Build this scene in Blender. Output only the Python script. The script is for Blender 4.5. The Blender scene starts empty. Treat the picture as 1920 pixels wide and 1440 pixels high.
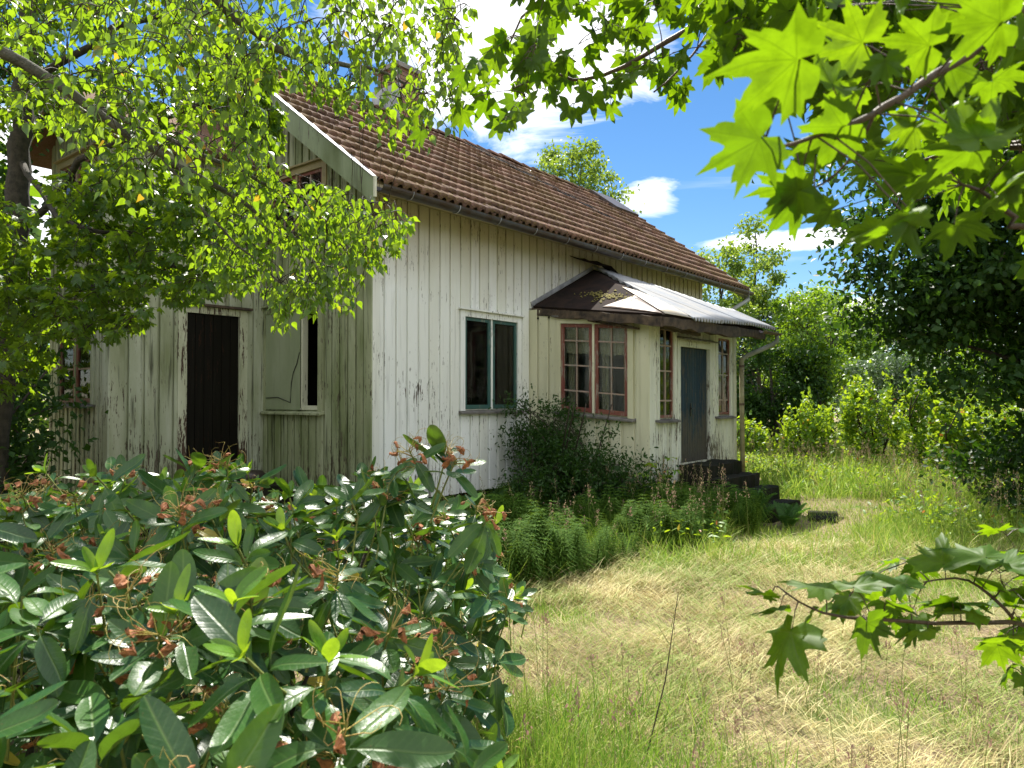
import bpy, math, random
import numpy as np
from mathutils import Vector, Matrix
R = math.radians
rng = np.random.default_rng(7)
random.seed(7)
scene = bpy.context.scene
col = scene.collection

# ---------------------------------------------------------------- camera, world, sun, exposure
FPX, HC, PITCH = 1400.0, 1.64, R(1.02)
cd = bpy.data.cameras.new('camera'); cam = bpy.data.objects.new('camera', cd); col.objects.link(cam)
cam.location = (0, 0, HC); cam.rotation_euler = (R(90) + PITCH, 0, 0)
cd.sensor_width = 36; cd.lens = FPX / 1920 * 36; cd.clip_start = 0.05; cd.clip_end = 2000
cd.dof.use_dof = True; cd.dof.focus_distance = 7.0; cd.dof.aperture_fstop = 9.0
scene.camera = cam

SUN = Vector((-0.10, 0.995, 0)).normalized()
ELEV = R(54)
SUNDIR = Vector((SUN.x * math.cos(ELEV), SUN.y * math.cos(ELEV), math.sin(ELEV)))
world = bpy.data.worlds.new('World'); scene.world = world; world.use_nodes = True
SKY_STRENGTH = 0.08
SUN_STRENGTH = 5.0
scene.view_settings.view_transform = 'Standard'
scene.view_settings.look = 'None'
scene.view_settings.gamma = 1
scene.view_settings.exposure = 1.2
scene.view_settings.use_curve_mapping = False


class NT:
    """small node helper"""
    def __init__(s, tree):
        s.t = tree; s.n = tree.nodes; s.l = tree.links
    def node(s, typ, **kw):
        nd = s.n.new(typ)
        for k, v in kw.items(): setattr(nd, k, v)
        return nd
    def link(s, a, b): s.l.new(a, b)
    def val(s, sock, v):
        if isinstance(v, bpy.types.NodeSocket): s.link(v, sock)
        else: sock.default_value = v
    def math(s, op, a, b=0.0, c=None, clamp=False):
        nd = s.node('ShaderNodeMath', operation=op, use_clamp=clamp)
        s.val(nd.inputs[0], a); s.val(nd.inputs[1], b)
        if c is not None: s.val(nd.inputs[2], c)
        return nd.outputs[0]
    def vmath(s, op, a, b=(0, 0, 0)):
        nd = s.node('ShaderNodeVectorMath', operation=op)
        s.val(nd.inputs[0], a); s.val(nd.inputs[1], b)
        return nd.outputs[1] if op in ('DOT_PRODUCT', 'LENGTH', 'DISTANCE') else nd.outputs[0]
    def mix(s, f, a, b):
        nd = s.node('ShaderNodeMix', data_type='RGBA')
        s.val(nd.inputs[0], f)
        for i, v in ((6, a), (7, b)):
            if not isinstance(v, bpy.types.NodeSocket) and len(v) == 3: v = (*v, 1)
            s.val(nd.inputs[i], v)
        return nd.outputs[2]
    def noise(s, vec, scale, detail=3, rough=.55, dist=0.0):
        nd = s.node('ShaderNodeTexNoise'); nd.inputs['Scale'].default_value = scale
        nd.inputs['Detail'].default_value = detail; nd.inputs['Roughness'].default_value = rough
        nd.inputs['Distortion'].default_value = dist
        s.link(vec, nd.inputs['Vector']); return nd.outputs[0]
    def ramp(s, f, lo, hi, a=0.0, b=1.0):
        nd = s.node('ShaderNodeMapRange', clamp=True); s.val(nd.inputs[0], f)
        nd.inputs[1].default_value = lo; nd.inputs[2].default_value = hi
        nd.inputs[3].default_value = a; nd.inputs[4].default_value = b
        return nd.outputs[0]
    def scale(s, vec, sc):
        nd = s.node('ShaderNodeMapping'); s.link(vec, nd.inputs[0]); nd.inputs[3].default_value = sc
        return nd.outputs[0]


def at(px, py, depth):
    """world point seen at photo pixel px, py at the given distance along +Y"""
    u = (px - 960) / FPX; v = (720 - py) / FPX
    d = Vector((u, math.cos(PITCH) - v * math.sin(PITCH), math.sin(PITCH) + v * math.cos(PITCH)))
    return Vector((0, 0, HC)) + d * (depth / d.y)


def proj(P):
    """photo pixels of an (N,3) array"""
    P = np.atleast_2d(np.asarray(P, float)); x = P[:, 0]; y = P[:, 1]; z = P[:, 2] - HC
    c, s = math.cos(PITCH), math.sin(PITCH)
    f = y * c + z * s; up = -y * s + z * c
    f = np.where(f < .05, .05, f)
    return np.stack([960 + FPX * x / f, 720 - FPX * up / f, f], 1)


# world: Nishita sky and clouds that stand in the sky dome
w = NT(world.node_tree); w.n.clear()
out = w.node('ShaderNodeOutputWorld'); bg = w.node('ShaderNodeBackground')
sky = w.node('ShaderNodeTexSky', sky_type='NISHITA'); sky.sun_disc = False
sky.sun_elevation = ELEV; sky.sun_rotation = math.atan2(SUN.x, SUN.y)
sky.air_density = 1.0; sky.dust_density = 0.1; sky.ozone_density = 4.0
tc = w.node('ShaderNodeTexCoord'); D = tc.outputs['Generated']
sep = w.node('ShaderNodeSeparateXYZ'); w.link(D, sep.inputs[0])
zc = w.math('MAXIMUM', sep.outputs[2], 0.03)
cmb = w.node('ShaderNodeCombineXYZ')
w.link(w.math('DIVIDE', sep.outputs[0], zc), cmb.inputs[0]); w.link(w.math('DIVIDE', sep.outputs[1], zc), cmb.inputs[1])
pl = cmb.outputs[0]
n1 = w.noise(w.scale(D, (5, 5, 16)), 1.0, 7, .62, .6)
n2 = w.noise(w.scale(pl, (.45, .8, 1)), 1.0, 6, .6, .5)


def blob(px, py, rx, rz):
    c = (at(px, py, 1.0) - Vector((0, 0, HC))).normalized()
    d = w.vmath('SUBTRACT', D, tuple(c)); d = w.vmath('MULTIPLY', d, (1 / rx, 1 / rx, 1 / rz))
    return w.math('SUBTRACT', 1.0, w.vmath('LENGTH', d))


b1 = blob(960, 90, .22, .13); b2 = blob(1222, 365, .062, .035); b4 = blob(830, -20, .20, .13)
b3 = blob(1470, 452, .13, .016); b5 = blob(60, 420, .22, .16); b6 = blob(1560, 578, .12, .018)
g = w.math('MAXIMUM', b1, w.math('MULTIPLY', b2, .62))
for b in (b3, b4, b5, b6): g = w.math('MAXIMUM', g, b)
cl = w.ramp(w.math('ADD', w.math('MULTIPLY', g, .75), w.math('SUBTRACT', n1, .62)), .0, .22)
wisp = w.math('MULTIPLY', w.ramp(n2, .56, .82), .35)
cl = w.math('MAXIMUM', cl, wisp)
# unseen clouds added outside the frame to lift the fill light on the facade
side = w.ramp(sep.outputs[1], .35, -.1)
cl2 = w.math('MULTIPLY', w.ramp(w.noise(w.scale(D, (1.8, 1.8, 3.5)), 1.0, 5, .55, .3), .36, .52), side)
cl = w.math('MAXIMUM', cl, cl2)
skycol = w.node('ShaderNodeHueSaturation'); skycol.inputs['Saturation'].default_value = 1.22; skycol.inputs['Value'].default_value = .78
w.link(sky.outputs[0], skycol.inputs['Color'])
mixed = w.mix(cl, skycol.outputs[0], (10.0, 10.1, 10.4, 1))
w.link(mixed, bg.inputs[0]); bg.inputs[1].default_value = SKY_STRENGTH; w.link(bg.outputs[0], out.inputs[0])

sd = bpy.data.lights.new('sun', 'SUN'); so = bpy.data.objects.new('sun', sd); col.objects.link(so)
sd.energy = SUN_STRENGTH; sd.angle = R(.53); sd.color = (1, .95, .86)
so.rotation_euler = SUNDIR.to_track_quat('Z', 'Y').to_euler()
so.location = (0, 0, 30)


# ---------------------------------------------------------------- materials
MATS = {}
def newmat(name):
    m = bpy.data.materials.new(name); m.use_nodes = True; t = NT(m.node_tree)
    p = t.n['Principled BSDF']; MATS[name] = m
    geo = t.node('ShaderNodeNewGeometry'); oi = t.node('ShaderNodeObjectInfo')
    rnd = t.math('FRACT', t.math('ADD', geo.outputs['Random Per Island'], oi.outputs['Random']))
    return m, t, p, geo.outputs['Position'], rnd, geo


def bump(t, p, h, strength=.4, dist=.01):
    b = t.node('ShaderNodeBump'); b.inputs['Strength'].default_value = strength; b.inputs['Distance'].default_value = dist
    t.link(h, b.inputs['Height']); t.link(b.outputs[0], p.inputs['Normal'])


def paint(name, base, wood=(.17, .14, .10), peel=.62, algae=(.20, .22, .08), alg=.3, rough=.6, lowdirt=.6, grime=0.0, eave_shade=0.0, dk=(.045, .042, .03)):
    m, t, p, pos, rnd, geo = newmat(name)
    st = t.scale(pos, (38, 38, 3.2)); fine = t.scale(pos, (90, 90, 14))
    n = t.noise(st, 1, 5, .65); n2 = t.noise(fine, 1, 3); big = t.noise(pos, 1.3, 4)
    z = t.node('ShaderNodeSeparateXYZ'); t.link(pos, z.inputs[0])
    c = t.mix(rnd, base, tuple(v * q for v, q in zip(base, (.86, .85, .78))))
    a = t.math('MULTIPLY', t.ramp(t.noise(t.scale(pos, (3, 3, .8)), 1, 5), .38, .7), alg)
    c = t.mix(a, c, algae)
    strk = t.ramp(t.noise(t.scale(pos, (16, 16, .9)), 1, 5, .6), .56, .72)
    c = t.mix(t.math('MULTIPLY', strk, .18 + grime * .7), c, dk)
    if eave_shade:
        ts = t.math('MULTIPLY', t.ramp(t.math('ADD', z.outputs[2], t.math('MULTIPLY', big, .8)), 3.35, 4.5), eave_shade)
        c = t.mix(ts, c, (.36, .29, .15))  # warm bounce and dimming below the eave, painted into the board colour
    low = t.ramp(z.outputs[2], 1.5, .4, 0, .17 * lowdirt)
    msk = t.math('ADD', t.math('ADD', n, t.math('MULTIPLY', t.math('SUBTRACT', n2, .5), .5)), t.math('ADD', low, t.math('MULTIPLY', t.math('SUBTRACT', big, .5), .62)))
    pe = t.ramp(msk, peel, peel + .03)
    c = t.mix(pe, c, t.mix(n2, wood, tuple(v * .3 for v in wood)))
    t.link(c, p.inputs['Base Color']); p.inputs['Roughness'].default_value = rough
    h = t.math('SUBTRACT', t.math('MULTIPLY', n2, .3), pe)
    bump(t, p, h, .5, .003)
    return m


paint('white_paint', (.84, .86, .84), peel=.652, alg=.10, lowdirt=.25, eave_shade=.7, grime=.12)
paint('trim_paint', (.70, .70, .58), peel=.68, alg=.25, lowdirt=.6)
paint('porch_paint', (.70, .69, .52), peel=.68, alg=.25, lowdirt=.5)
paint('porch_front_paint', (.72, .74, .66), peel=.66, alg=.2, lowdirt=.9, grime=.3)
paint('gable_paint', (.44, .47, .33), peel=.635, algae=(.15, .19, .07), alg=.85, grime=1.2, dk=(.03, .03, .018))  # green leaf light and shade mixed into the colour along with the algae
paint('wing_paint', (.50, .53, .42), peel=.64, algae=(.17, .20, .08), alg=.8, grime=1.3, lowdirt=.9, dk=(.03, .03, .02))  # base darkened to carry tree shade, besides the algae and streaks
paint('panel_paint', (.36, .41, .29), peel=.80, algae=(.14, .19, .08), alg=.5)
paint('barge_paint', (.25, .30, .18), peel=.66, algae=(.11, .14, .05), alg=1.0, grime=.9)
paint('teal_paint', (.028, .095, .088), peel=.66, wood=(.35, .35, .28), alg=.1)
paint('red_paint', (.20, .055, .045), peel=.545, wood=(.45, .36, .29), alg=.15)
paint('muntin_paint', (.36, .26, .22), peel=.55, wood=(.42, .40, .34), alg=.1)
paint('blue_paint', (.022, .045, .075), peel=.60, wood=(.13, .12, .10), alg=.1, lowdirt=2.6, grime=1.0, dk=(.012, .016, .022))
paint('black_door', (.007, .006, .004), peel=.70, wood=(.05, .02, .01), alg=.0)
paint('soffit_paint', (.34, .28, .15), peel=.7, alg=.2)


def simple(name, base, rough=.7, var=.3, scale=6, metal=0, bumps=.3, second=None):
    m, t, p, pos, rnd, geo = newmat(name)
    n = t.noise(pos, scale, 5, .6)
    dark = second or tuple(v * (1 - var * 1.6) for v in base)
    c = t.mix(t.ramp(n, .35, .65), base, dark)
    c = t.mix(t.math('MULTIPLY', rnd, .35), c, dark)
    t.link(c, p.inputs['Base Color']); p.inputs['Roughness'].default_value = rough; p.inputs['Metallic'].default_value = metal
    bump(t, p, t.noise(pos, scale * 6, 3), bumps, .01)
    return m


simple('rotten_wood', (.13, .09, .055), .85, .5, 9, second=(.025, .018, .014))
simple('grey_wood', (.22, .21, .19), .85, .4, 8)
simple('dark_metal', (.085, .085, .085), .45, .4, 5, .5, second=(.07, .045, .03))
simple('pale_metal', (.42, .42, .42), .5, .3, 5, .3)
simple('tar_paper', (.012, .010, .009), .95, .5, 5, second=(.03, .019, .014))
MATS['tar_paper'].node_tree.nodes['Principled BSDF'].inputs['Specular IOR Level'].default_value = .1
simple('rust_sheet', (.16, .10, .065), .6, .4, 7)
simple('grey_pipe', (.34, .36, .35), .6, .3, 5, second=(.2, .22, .17))
simple('yellow_pipe', (.42, .40, .26), .6, .4, 5, second=(.2, .17, .08))
simple('stone', (.028, .023, .018), .95, .5, 6, second=(.012, .016, .006), bumps=.8)
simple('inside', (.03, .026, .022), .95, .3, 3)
simple('bark', (.075, .062, .048), .95, .5, 22, second=(.03, .028, .02), bumps=.9)
simple('grey_bark', (.16, .15, .125), .95, .5, 18, second=(.06, .06, .045), bumps=.9)
simple('twig', (.06, .042, .028), .8, .4, 30)
simple('maple_twig', (.09, .055, .03), .6, .4, 30)
simple('stalk', (.26, .30, .07), .6, .3, 30)
simple('brick', (.30, .13, .09), .9, .4, 9, second=(.22, .16, .12))
simple('mortar', (.32, .30, .27), .95)
simple('ceramic', (.7, .72, .74), .2, .1, 3, bumps=0)
simple('flower', (.50, .19, .07), .85, .5, 90, second=(.22, .09, .04))
simple('pedicel', (.46, .42, .09), .6, .3, 40, second=(.32, .18, .05))
simple('moss', (.20, .17, .03), 1, .5, 20)
simple('iron', (.02, .02, .02), .5)
simple('lichen', (.16, .18, .08), 1, .4, 30)

MATS['stone'].node_tree.nodes['Principled BSDF'].inputs['Specular IOR Level'].default_value = .15
for q_ in ('black_door', 'blue_paint', 'gable_paint', 'wing_paint', 'inside'):
    MATS[q_].node_tree.nodes['Principled BSDF'].inputs['Specular IOR Level'].default_value = .12
# corrugated sheet: dull zinc
m, t, p, pos, rnd, geo = newmat('zinc')
n = t.noise(t.scale(pos, (2, 2, 2)), 1.6, 5)
t.link(t.mix(t.ramp(n, .4, .7), (.27, .29, .32), (.36, .35, .33)), p.inputs['Base Color'])
p.inputs['Roughness'].default_value = .65; p.inputs['Metallic'].default_value = .1; p.inputs['Specular IOR Level'].default_value = .3
simple('white_sheet', (.50, .48, .44), .6, .15, 5, second=(.5, .42, .3))

# roof tiles with moss
m, t, p, pos, rnd, geo = newmat('tile')
c = t.mix(rnd, (.24, .125, .085), (.12, .07, .05))
n = t.noise(pos, 30, 6, .72); nb = t.noise(pos, 1.1, 4)
c = t.mix(t.ramp(t.math('ADD', n, t.math('MULTIPLY', t.math('SUBTRACT', nb, .5), .7)), .46, .60), c, (.15, .09, .035))
z = t.node('ShaderNodeSeparateXYZ'); t.link(pos, z.inputs[0])
c = t.mix(t.math('MULTIPLY', t.ramp(t.noise(pos, 17, 4, .7), .5, .66), t.ramp(z.outputs[2], 6.0, 4.3, .15, .75)), c, (.17, .12, .03))
c = t.mix(t.ramp(t.noise(pos, 55, 3, .7), .64, .72), c, (.05, .035, .025))
t.link(c, p.inputs['Base Color']); p.inputs['Roughness'].default_value = .95
bump(t, p, t.noise(pos, 60, 5, .75), 1.0, .02)

# glass (thin pane)
m, t, p, pos, rnd, geo = newmat('glass')
t.n.remove(p)
fr = t.node('ShaderNodeFresnel'); fr.inputs[0].default_value = 1.5
tr = t.node('ShaderNodeBsdfTransparent'); tr.inputs[0].default_value = (.82, .84, .80, 1)
gl = t.node('ShaderNodeBsdfGlossy'); gl.inputs['Roughness'].default_value = .03
df = t.node('ShaderNodeBsdfDiffuse'); df.inputs[0].default_value = (.25, .25, .2, 1)
bn = t.node('ShaderNodeBump'); bn.inputs['Strength'].default_value = .08; bn.inputs['Distance'].default_value = .02
t.link(t.noise(pos, 3, 2), bn.inputs['Height']); t.link(bn.outputs[0], gl.inputs['Normal'])
ms = t.node('ShaderNodeMixShader'); t.link(t.math('MULTIPLY', fr.outputs[0], 1.0, clamp=True), ms.inputs[0]); t.link(tr.outputs[0], ms.inputs[1]); t.link(gl.outputs[0], ms.inputs[2])
ms2 = t.node('ShaderNodeMixShader'); t.link(t.ramp(t.noise(pos, 6, 5, .7), .4, .9, .0, .06), ms2.inputs[0]); t.link(ms.outputs[0], ms2.inputs[1]); t.link(df.outputs[0], ms2.inputs[2])
t.link(ms2.outputs[0], t.n['Material Output'].inputs[0])

# lace curtain
m, t, p, pos, rnd, geo = newmat('curtain')
wv = t.ramp(t.noise(t.scale(pos, (60, 60, 60)), 1, 2), .4, .6)
t.link(t.mix(wv, (.80, .77, .64), (.60, .57, .45)), p.inputs['Base Color']); p.inputs['Roughness'].default_value = .9
p.inputs['Alpha'].default_value = .85


def leafmat(name, a, b, trans, tf=.45, rough=.42, spec=.5, back=None, veins=None, spot=None, coat=0.0):
    """a, b: the two ends of the leaf colour; trans: colour of light coming through"""
    m, t, p, pos, rnd, geo = newmat(name)
    c = t.mix(rnd, a, b)
    tcn = None
    k = t.math('ADD', .75, t.math('MULTIPLY', rnd, .5))
    tcol = t.vmath('MULTIPLY', (trans[0], trans[1], trans[2]), (1, 1, 1))
    trc = t.node('ShaderNodeMix', data_type='RGBA'); t.link(rnd, trc.inputs[0])
    trc.inputs[6].default_value = (*[v * .8 for v in trans], 1); trc.inputs[7].default_value = (trans[0] * 1.3, trans[1] * 1.12, trans[2], 1)
    bl = t.noise(pos, 34, 4, .65); tro = t.mix(t.ramp(bl, .42, .62, 0, .55), trc.outputs[2], tuple(v * .45 for v in trans))
    c = t.mix(t.ramp(t.noise(pos, 150, 2), .70, .76, 0, .7), c, (.13, .09, .03))
    if spot:
        s_ = t.ramp(rnd, .985, .99); c = t.mix(s_, c, spot); tro = t.mix(s_, tro, tuple(v * 1.3 for v in spot))
    if veins:
        uv = t.node('ShaderNodeUVMap').outputs[0]
        f = None
        if veins == 'maple':
            for ang in (90, 50, 130, 8, 172):
                d = (math.cos(R(ang)), math.sin(R(ang)), 0); nrm = (-d[1], d[0], 0)
                off = t.math('ABSOLUTE', t.vmath('DOT_PRODUCT', uv, nrm))
                al = t.vmath('DOT_PRODUCT', uv, d)
                wd = t.math('SUBTRACT', .014, t.math('MULTIPLY', al, .009))
                v = t.math('MULTIPLY', t.math('GREATER_THAN', wd, off), t.math('GREATER_THAN', al, 0.0))
                # side veins
                q = t.math('FRACT', t.math('MULTIPLY', t.math('SUBTRACT', al, t.math('MULTIPLY', off, .9)), 8.5))
                sv = t.math('MULTIPLY', t.math('LESS_THAN', q, .07), t.math('MULTIPLY', t.math('LESS_THAN', off, .2), t.math('GREATER_THAN', t.math('SUBTRACT', al, t.math('MULTIPLY', off, 1.9)), 0.0)))
                v = t.math('MAXIMUM', v, t.math('MULTIPLY', sv, .45))
                f = v if f is None else t.math('MAXIMUM', f, v)
            c = t.mix(t.math('MULTIPLY', f, .55), c, (.16, .22, .06))
            tro = t.mix(t.math('MULTIPLY', f, .45), tro, tuple(v * .45 for v in trans))
        else:
            sx = t.node('ShaderNodeSeparateXYZ'); t.link(uv, sx.inputs[0])
            off = t.math('ABSOLUTE', sx.outputs[0])
            mid = t.ramp(off, .02, .0)
            q = t.math('FRACT', t.math('MULTIPLY', t.math('SUBTRACT', sx.outputs[1], t.math('MULTIPLY', off, .9)), 11))
            sv = t.math('MULTIPLY', t.ramp(t.math('ABSOLUTE', t.math('SUBTRACT', q, .5)), .22, .0), .16)
            f = t.math('MAXIMUM', mid, sv)
            c = t.mix(t.math('MULTIPLY', f, .5), c, (.16, .24, .07))
            bump(t, p, t.math('SUBTRACT', t.noise(pos, 60, 3), f), .30, .004)
    if back:
        c = t.mix(geo.outputs['Backfacing'], c, back)
    t.link(c, p.inputs['Base Color']); p.inputs['Roughness'].default_value = rough
    p.inputs['Specular IOR Level'].default_value = spec
    tl = t.node('ShaderNodeBsdfTranslucent'); t.link(tro, tl.inputs[0])
    mx = t.node('ShaderNodeMixShader'); mx.inputs[0].default_value = tf
    t.link(p.outputs[0], mx.inputs[1]); t.link(tl.outputs[0], mx.inputs[2])
    t.link(mx.outputs[0], t.n['Material Output'].inputs[0])
    return m


leafmat('maple_leaf', (.045, .12, .012), (.08, .16, .02), (.19, .36, .004), .54, .5, .3, veins='maple', back=(.06, .12, .02))
leafmat('maple_leaf_far', (.025, .08, .008), (.05, .12, .015), (.30, .50, .01), .5, .4, back=(.07, .13, .035))
leafmat('birch_leaf', (.04, .10, .012), (.08, .17, .022), (.31, .53, .012), .52, .34, .6, spot=(.5, .33, .02), back=(.10, .16, .06))
leafmat('rhodo_leaf', (.012, .048, .010), (.045, .125, .018), (.17, .36, .010), .22, .36, .42, veins='pinnate', back=(.12, .17, .06), spot=(.45, .35, .03))
leafmat('rhodo_new_leaf', (.10, .24, .02), (.15, .31, .03), (.34, .54, .02), .42, .35, .5, veins='pinnate')
leafmat('dark_leaf', (.016, .048, .010), (.035, .085, .016), (.08, .2, .008), .3, .5, .25)
leafmat('mid_leaf', (.05, .13, .015), (.09, .19, .03), (.28, .48, .015), .45, .45)
leafmat('light_leaf', (.08, .19, .02), (.13, .25, .035), (.42, .62, .02), .45, .5, spot=(.4, .15, .03))
leafmat('ash_leaf', (.08, .17, .03), (.13, .23, .05), (.34, .50, .04), .42, .5)
leafmat('silver_leaf', (.12, .18, .10), (.18, .25, .15), (.12, .22, .05), .3, .45)
leafmat('spruce', (.012, .035, .015), (.02, .05, .02), (.02, .05, .015), .1, .8)
leafmat('fern', (.04, .12, .025), (.07, .17, .035), (.11, .26, .02), .4, .55)
leafmat('horsetail', (.035, .09, .012), (.09, .17, .022), (.16, .28, .02), .3, .8, .1)


def grassmat(name, g1, g2, s1, s2, bias, tf=.35, old=0):
    m, t, p, pos, rnd, geo = newmat(name)
    n = t.noise(pos, .9, 4, .6); n2 = t.noise(pos, 4, 2)
    f = t.ramp(t.math('ADD', t.math('ADD', n, t.math('MULTIPLY', t.math('SUBTRACT', rnd, .5), .30)), t.math('MULTIPLY', t.math('SUBTRACT', n2, .5), .3)), bias - .08, bias + .08)
    c = t.mix(f, t.mix(t.ramp(rnd, .25, .75), g1, g2), t.mix(t.ramp(rnd, .3, .7), s1, s2))
    if old: c = t.mix(t.math('MULTIPLY', t.ramp(t.math('ADD', t.noise(t.scale(pos, (1, 1.8, 1)), 1.7, 4, .65), t.math('MULTIPLY', t.math('SUBTRACT', rnd, .5), .2)), .53, .64), old), c, (.27, .185, .10))
    t.link(c, p.inputs['Base Color']); p.inputs['Roughness'].default_value = .6; p.inputs['Specular IOR Level'].default_value = .25
    tl = t.node('ShaderNodeBsdfTranslucent'); t.link(c, tl.inputs[0])
    mx = t.node('ShaderNodeMixShader'); mx.inputs[0].default_value = tf
    t.link(p.outputs[0], mx.inputs[1]); t.link(tl.outputs[0], mx.inputs[2]); t.link(mx.outputs[0], t.n['Material Output'].inputs[0])


grassmat('meadow_grass', (.16, .29, .03), (.42, .54, .08), (.50, .45, .18), (.44, .36, .14), .66)
grassmat('fresh_grass', (.11, .24, .02), (.34, .48, .06), (.42, .38, .15), (.34, .30, .10), .68)
grassmat('hay', (.20, .30, .05), (.42, .46, .13), (.82, .74, .38), (.42, .34, .14), .47, .15, .5)
grassmat('seed_head', (.30, .24, .14), (.36, .24, .17), (.42, .32, .2), (.34, .2, .16), .5)

# ground
m, t, p, pos, rnd, geo = newmat('soil')
n = t.noise(pos, .8, 6, .6); n2 = t.noise(pos, 22, 6, .7)
c = t.mix(t.ramp(n2, .35, .65), (.34, .26, .15), (.13, .09, .05))
c = t.mix(t.ramp(n, .52, .66), c, (.14, .18, .04))
t.link(c, p.inputs['Base Color']); p.inputs['Roughness'].default_value = 1
bump(t, p, n2, 1.0, .03)


# ---------------------------------------------------------------- mesh helpers
def link(o, parent=None):
    col.objects.link(o)
    if parent is not None: o.parent = parent
    return o


def tag(o, label=None, cat=None, group=None, kind=None):
    if label: o['label'] = label
    if cat: o['category'] = cat
    if group: o['group'] = group
    if kind: o['kind'] = kind
    return o


def empty(name, loc=(0, 0, 0), rz=0.0, parent=None):
    o = bpy.data.objects.new(name, None); o.location = loc; o.rotation_euler = (0, 0, rz); o.empty_display_size = .2
    return link(o, parent)


class MB:
    def __init__(s): s.v = []; s.f = []
    def add(s, vs, fs):
        b = len(s.v); s.v += [tuple(v) for v in vs]; s.f += [tuple(i + b for i in f) for f in fs]; return s
    def box(s, x0, x1, y0, y1, z0, z1):
        return s.add([(x0, y0, z0), (x1, y0, z0), (x1, y1, z0), (x0, y1, z0), (x0, y0, z1), (x1, y0, z1), (x1, y1, z1), (x0, y1, z1)],
                     [(0, 3, 2, 1), (4, 5, 6, 7), (0, 1, 5, 4), (1, 2, 6, 5), (2, 3, 7, 6), (3, 0, 4, 7)])
    def hexa(s, p):   # 8 points: bottom 4, top 4
        return s.add(p, [(0, 3, 2, 1), (4, 5, 6, 7), (0, 1, 5, 4), (1, 2, 6, 5), (2, 3, 7, 6), (3, 0, 4, 7)])
    def slab(s, quad, th):
        q = [Vector(v) for v in quad]; n = (q[1] - q[0]).cross(q[2] - q[0]).normalized() * th
        return s.hexa([v - n for v in q] + q)
    def bar(s, a, b, w_, h_, up=(0, 0, 1)):
        a = Vector(a); b = Vector(b); d = (b - a).normalized(); sd_ = d.cross(Vector(up)).normalized() * w_ / 2; u = sd_.cross(d).normalized() * h_ / 2
        return s.hexa([a - sd_ - u, a + sd_ - u, b + sd_ - u, b - sd_ - u, a - sd_ + u, a + sd_ + u, b + sd_ + u, b - sd_ + u])
    def tube(s, pts, rad, n=6, cap=True):
        pts = [Vector(p_) for p_ in pts]; base = len(s.v); k = len(pts)
        for i, p_ in enumerate(pts):
            d = (pts[min(i + 1, k - 1)] - pts[max(i - 1, 0)]);
            if d.length < 1e-9: d = Vector((0, 0, 1))
            d.normalize(); a = d.cross(Vector((.31, .17, .93)));
            if a.length < .1: a = d.cross(Vector((1, 0, 0)))
            a.normalize(); b = d.cross(a); r = rad[i] if hasattr(rad, '__len__') else rad
            for j in range(n):
                t_ = 2 * math.pi * j / n; s.v.append(tuple(p_ + a * (math.cos(t_) * r) + b * (math.sin(t_) * r)))
        for i in range(k - 1):
            for j in range(n):
                j2 = (j + 1) % n; s.f.append((base + i * n + j, base + i * n + j2, base + (i + 1) * n + j2, base + (i + 1) * n + j))
        if cap:
            s.f.append(tuple(base + j for j in reversed(range(n)))); s.f.append(tuple(base + (k - 1) * n + j for j in range(n)))
        return s
    def shear(s, k, x0=0.0):
        s.v = [(x, y, z_ + k * (x - x0)) for x, y, z_ in s.v]; return s
    def jitter(s, a, seed=1):
        r = random.Random(seed); s.v = [(x + r.uniform(-a, a), y + r.uniform(-a, a), z_ + r.uniform(-a, a)) for x, y, z_ in s.v]; return s
    def build(s, name, mat, parent=None, smooth=False, loc=None, rz=0.0):
        me = bpy.data.meshes.new(name); me.from_pydata(s.v, [], s.f); me.update()
        me.materials.append(MATS[mat])
        if smooth: me.polygons.foreach_set('use_smooth', [True] * len(me.polygons))
        o = bpy.data.objects.new(name, me)
        if loc is not None: o.location = loc
        o.rotation_euler = (0, 0, rz)
        return link(o, parent)


def np_mesh(name, V, F, mat, uv=None, smooth=True):
    """V (n,3); F (m,k) uniform faces"""
    V = np.asarray(V, np.float32); F = np.asarray(F, np.int32); k = F.shape[1]
    me = bpy.data.meshes.new(name); me.vertices.add(len(V)); me.vertices.foreach_set('co', V.ravel())
    me.loops.add(F.size); me.loops.foreach_set('vertex_index', F.ravel())
    me.polygons.add(len(F)); me.polygons.foreach_set('loop_start', np.arange(0, F.size, k, dtype=np.int32))
    me.polygons.foreach_set('loop_total', np.full(len(F), k, np.int32))
    if smooth: me.polygons.foreach_set('use_smooth', np.ones(len(F), bool))
    if uv is not None:
        l = me.uv_layers.new(name='UVMap'); l.data.foreach_set('uv', np.asarray(uv, np.float32)[F.ravel()].ravel())
    me.materials.append(MATS[mat]); me.update(calc_edges=True); return me


def np_obj(name, V, F, mat, parent=None, uv=None, smooth=True):
    return link(bpy.data.objects.new(name, np_mesh(name, V, F, mat, uv, smooth)), parent)


class Leaf:
    """template leaf: x across, y along, z up; base at the origin, unit length"""
    def __init__(s, V, F):
        s.V = np.array(V, float); s.F = np.array(F, int); s.uv = s.V[:, :2].copy()


def leaf_oval(width=.36, seg=5, fold=.25, bend=.25, blunt=.75):
    V = []; F = []
    for i in range(seg + 1):
        u = i / seg; wd = width / 2 * (math.sin(math.pi * u ** blunt) ** .62 if 0 < u < 1 else 0.05)
        zz = -bend * u * u
        V += [(-wd, u, zz + fold * wd), (0, u, zz), (wd, u, zz + fold * wd)]
    for i in range(seg):
        a = 3 * i; F += [(a, a + 1, a + 4, a + 3), (a + 1, a + 2, a + 5, a + 4)]
    return Leaf(V, F)


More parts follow.
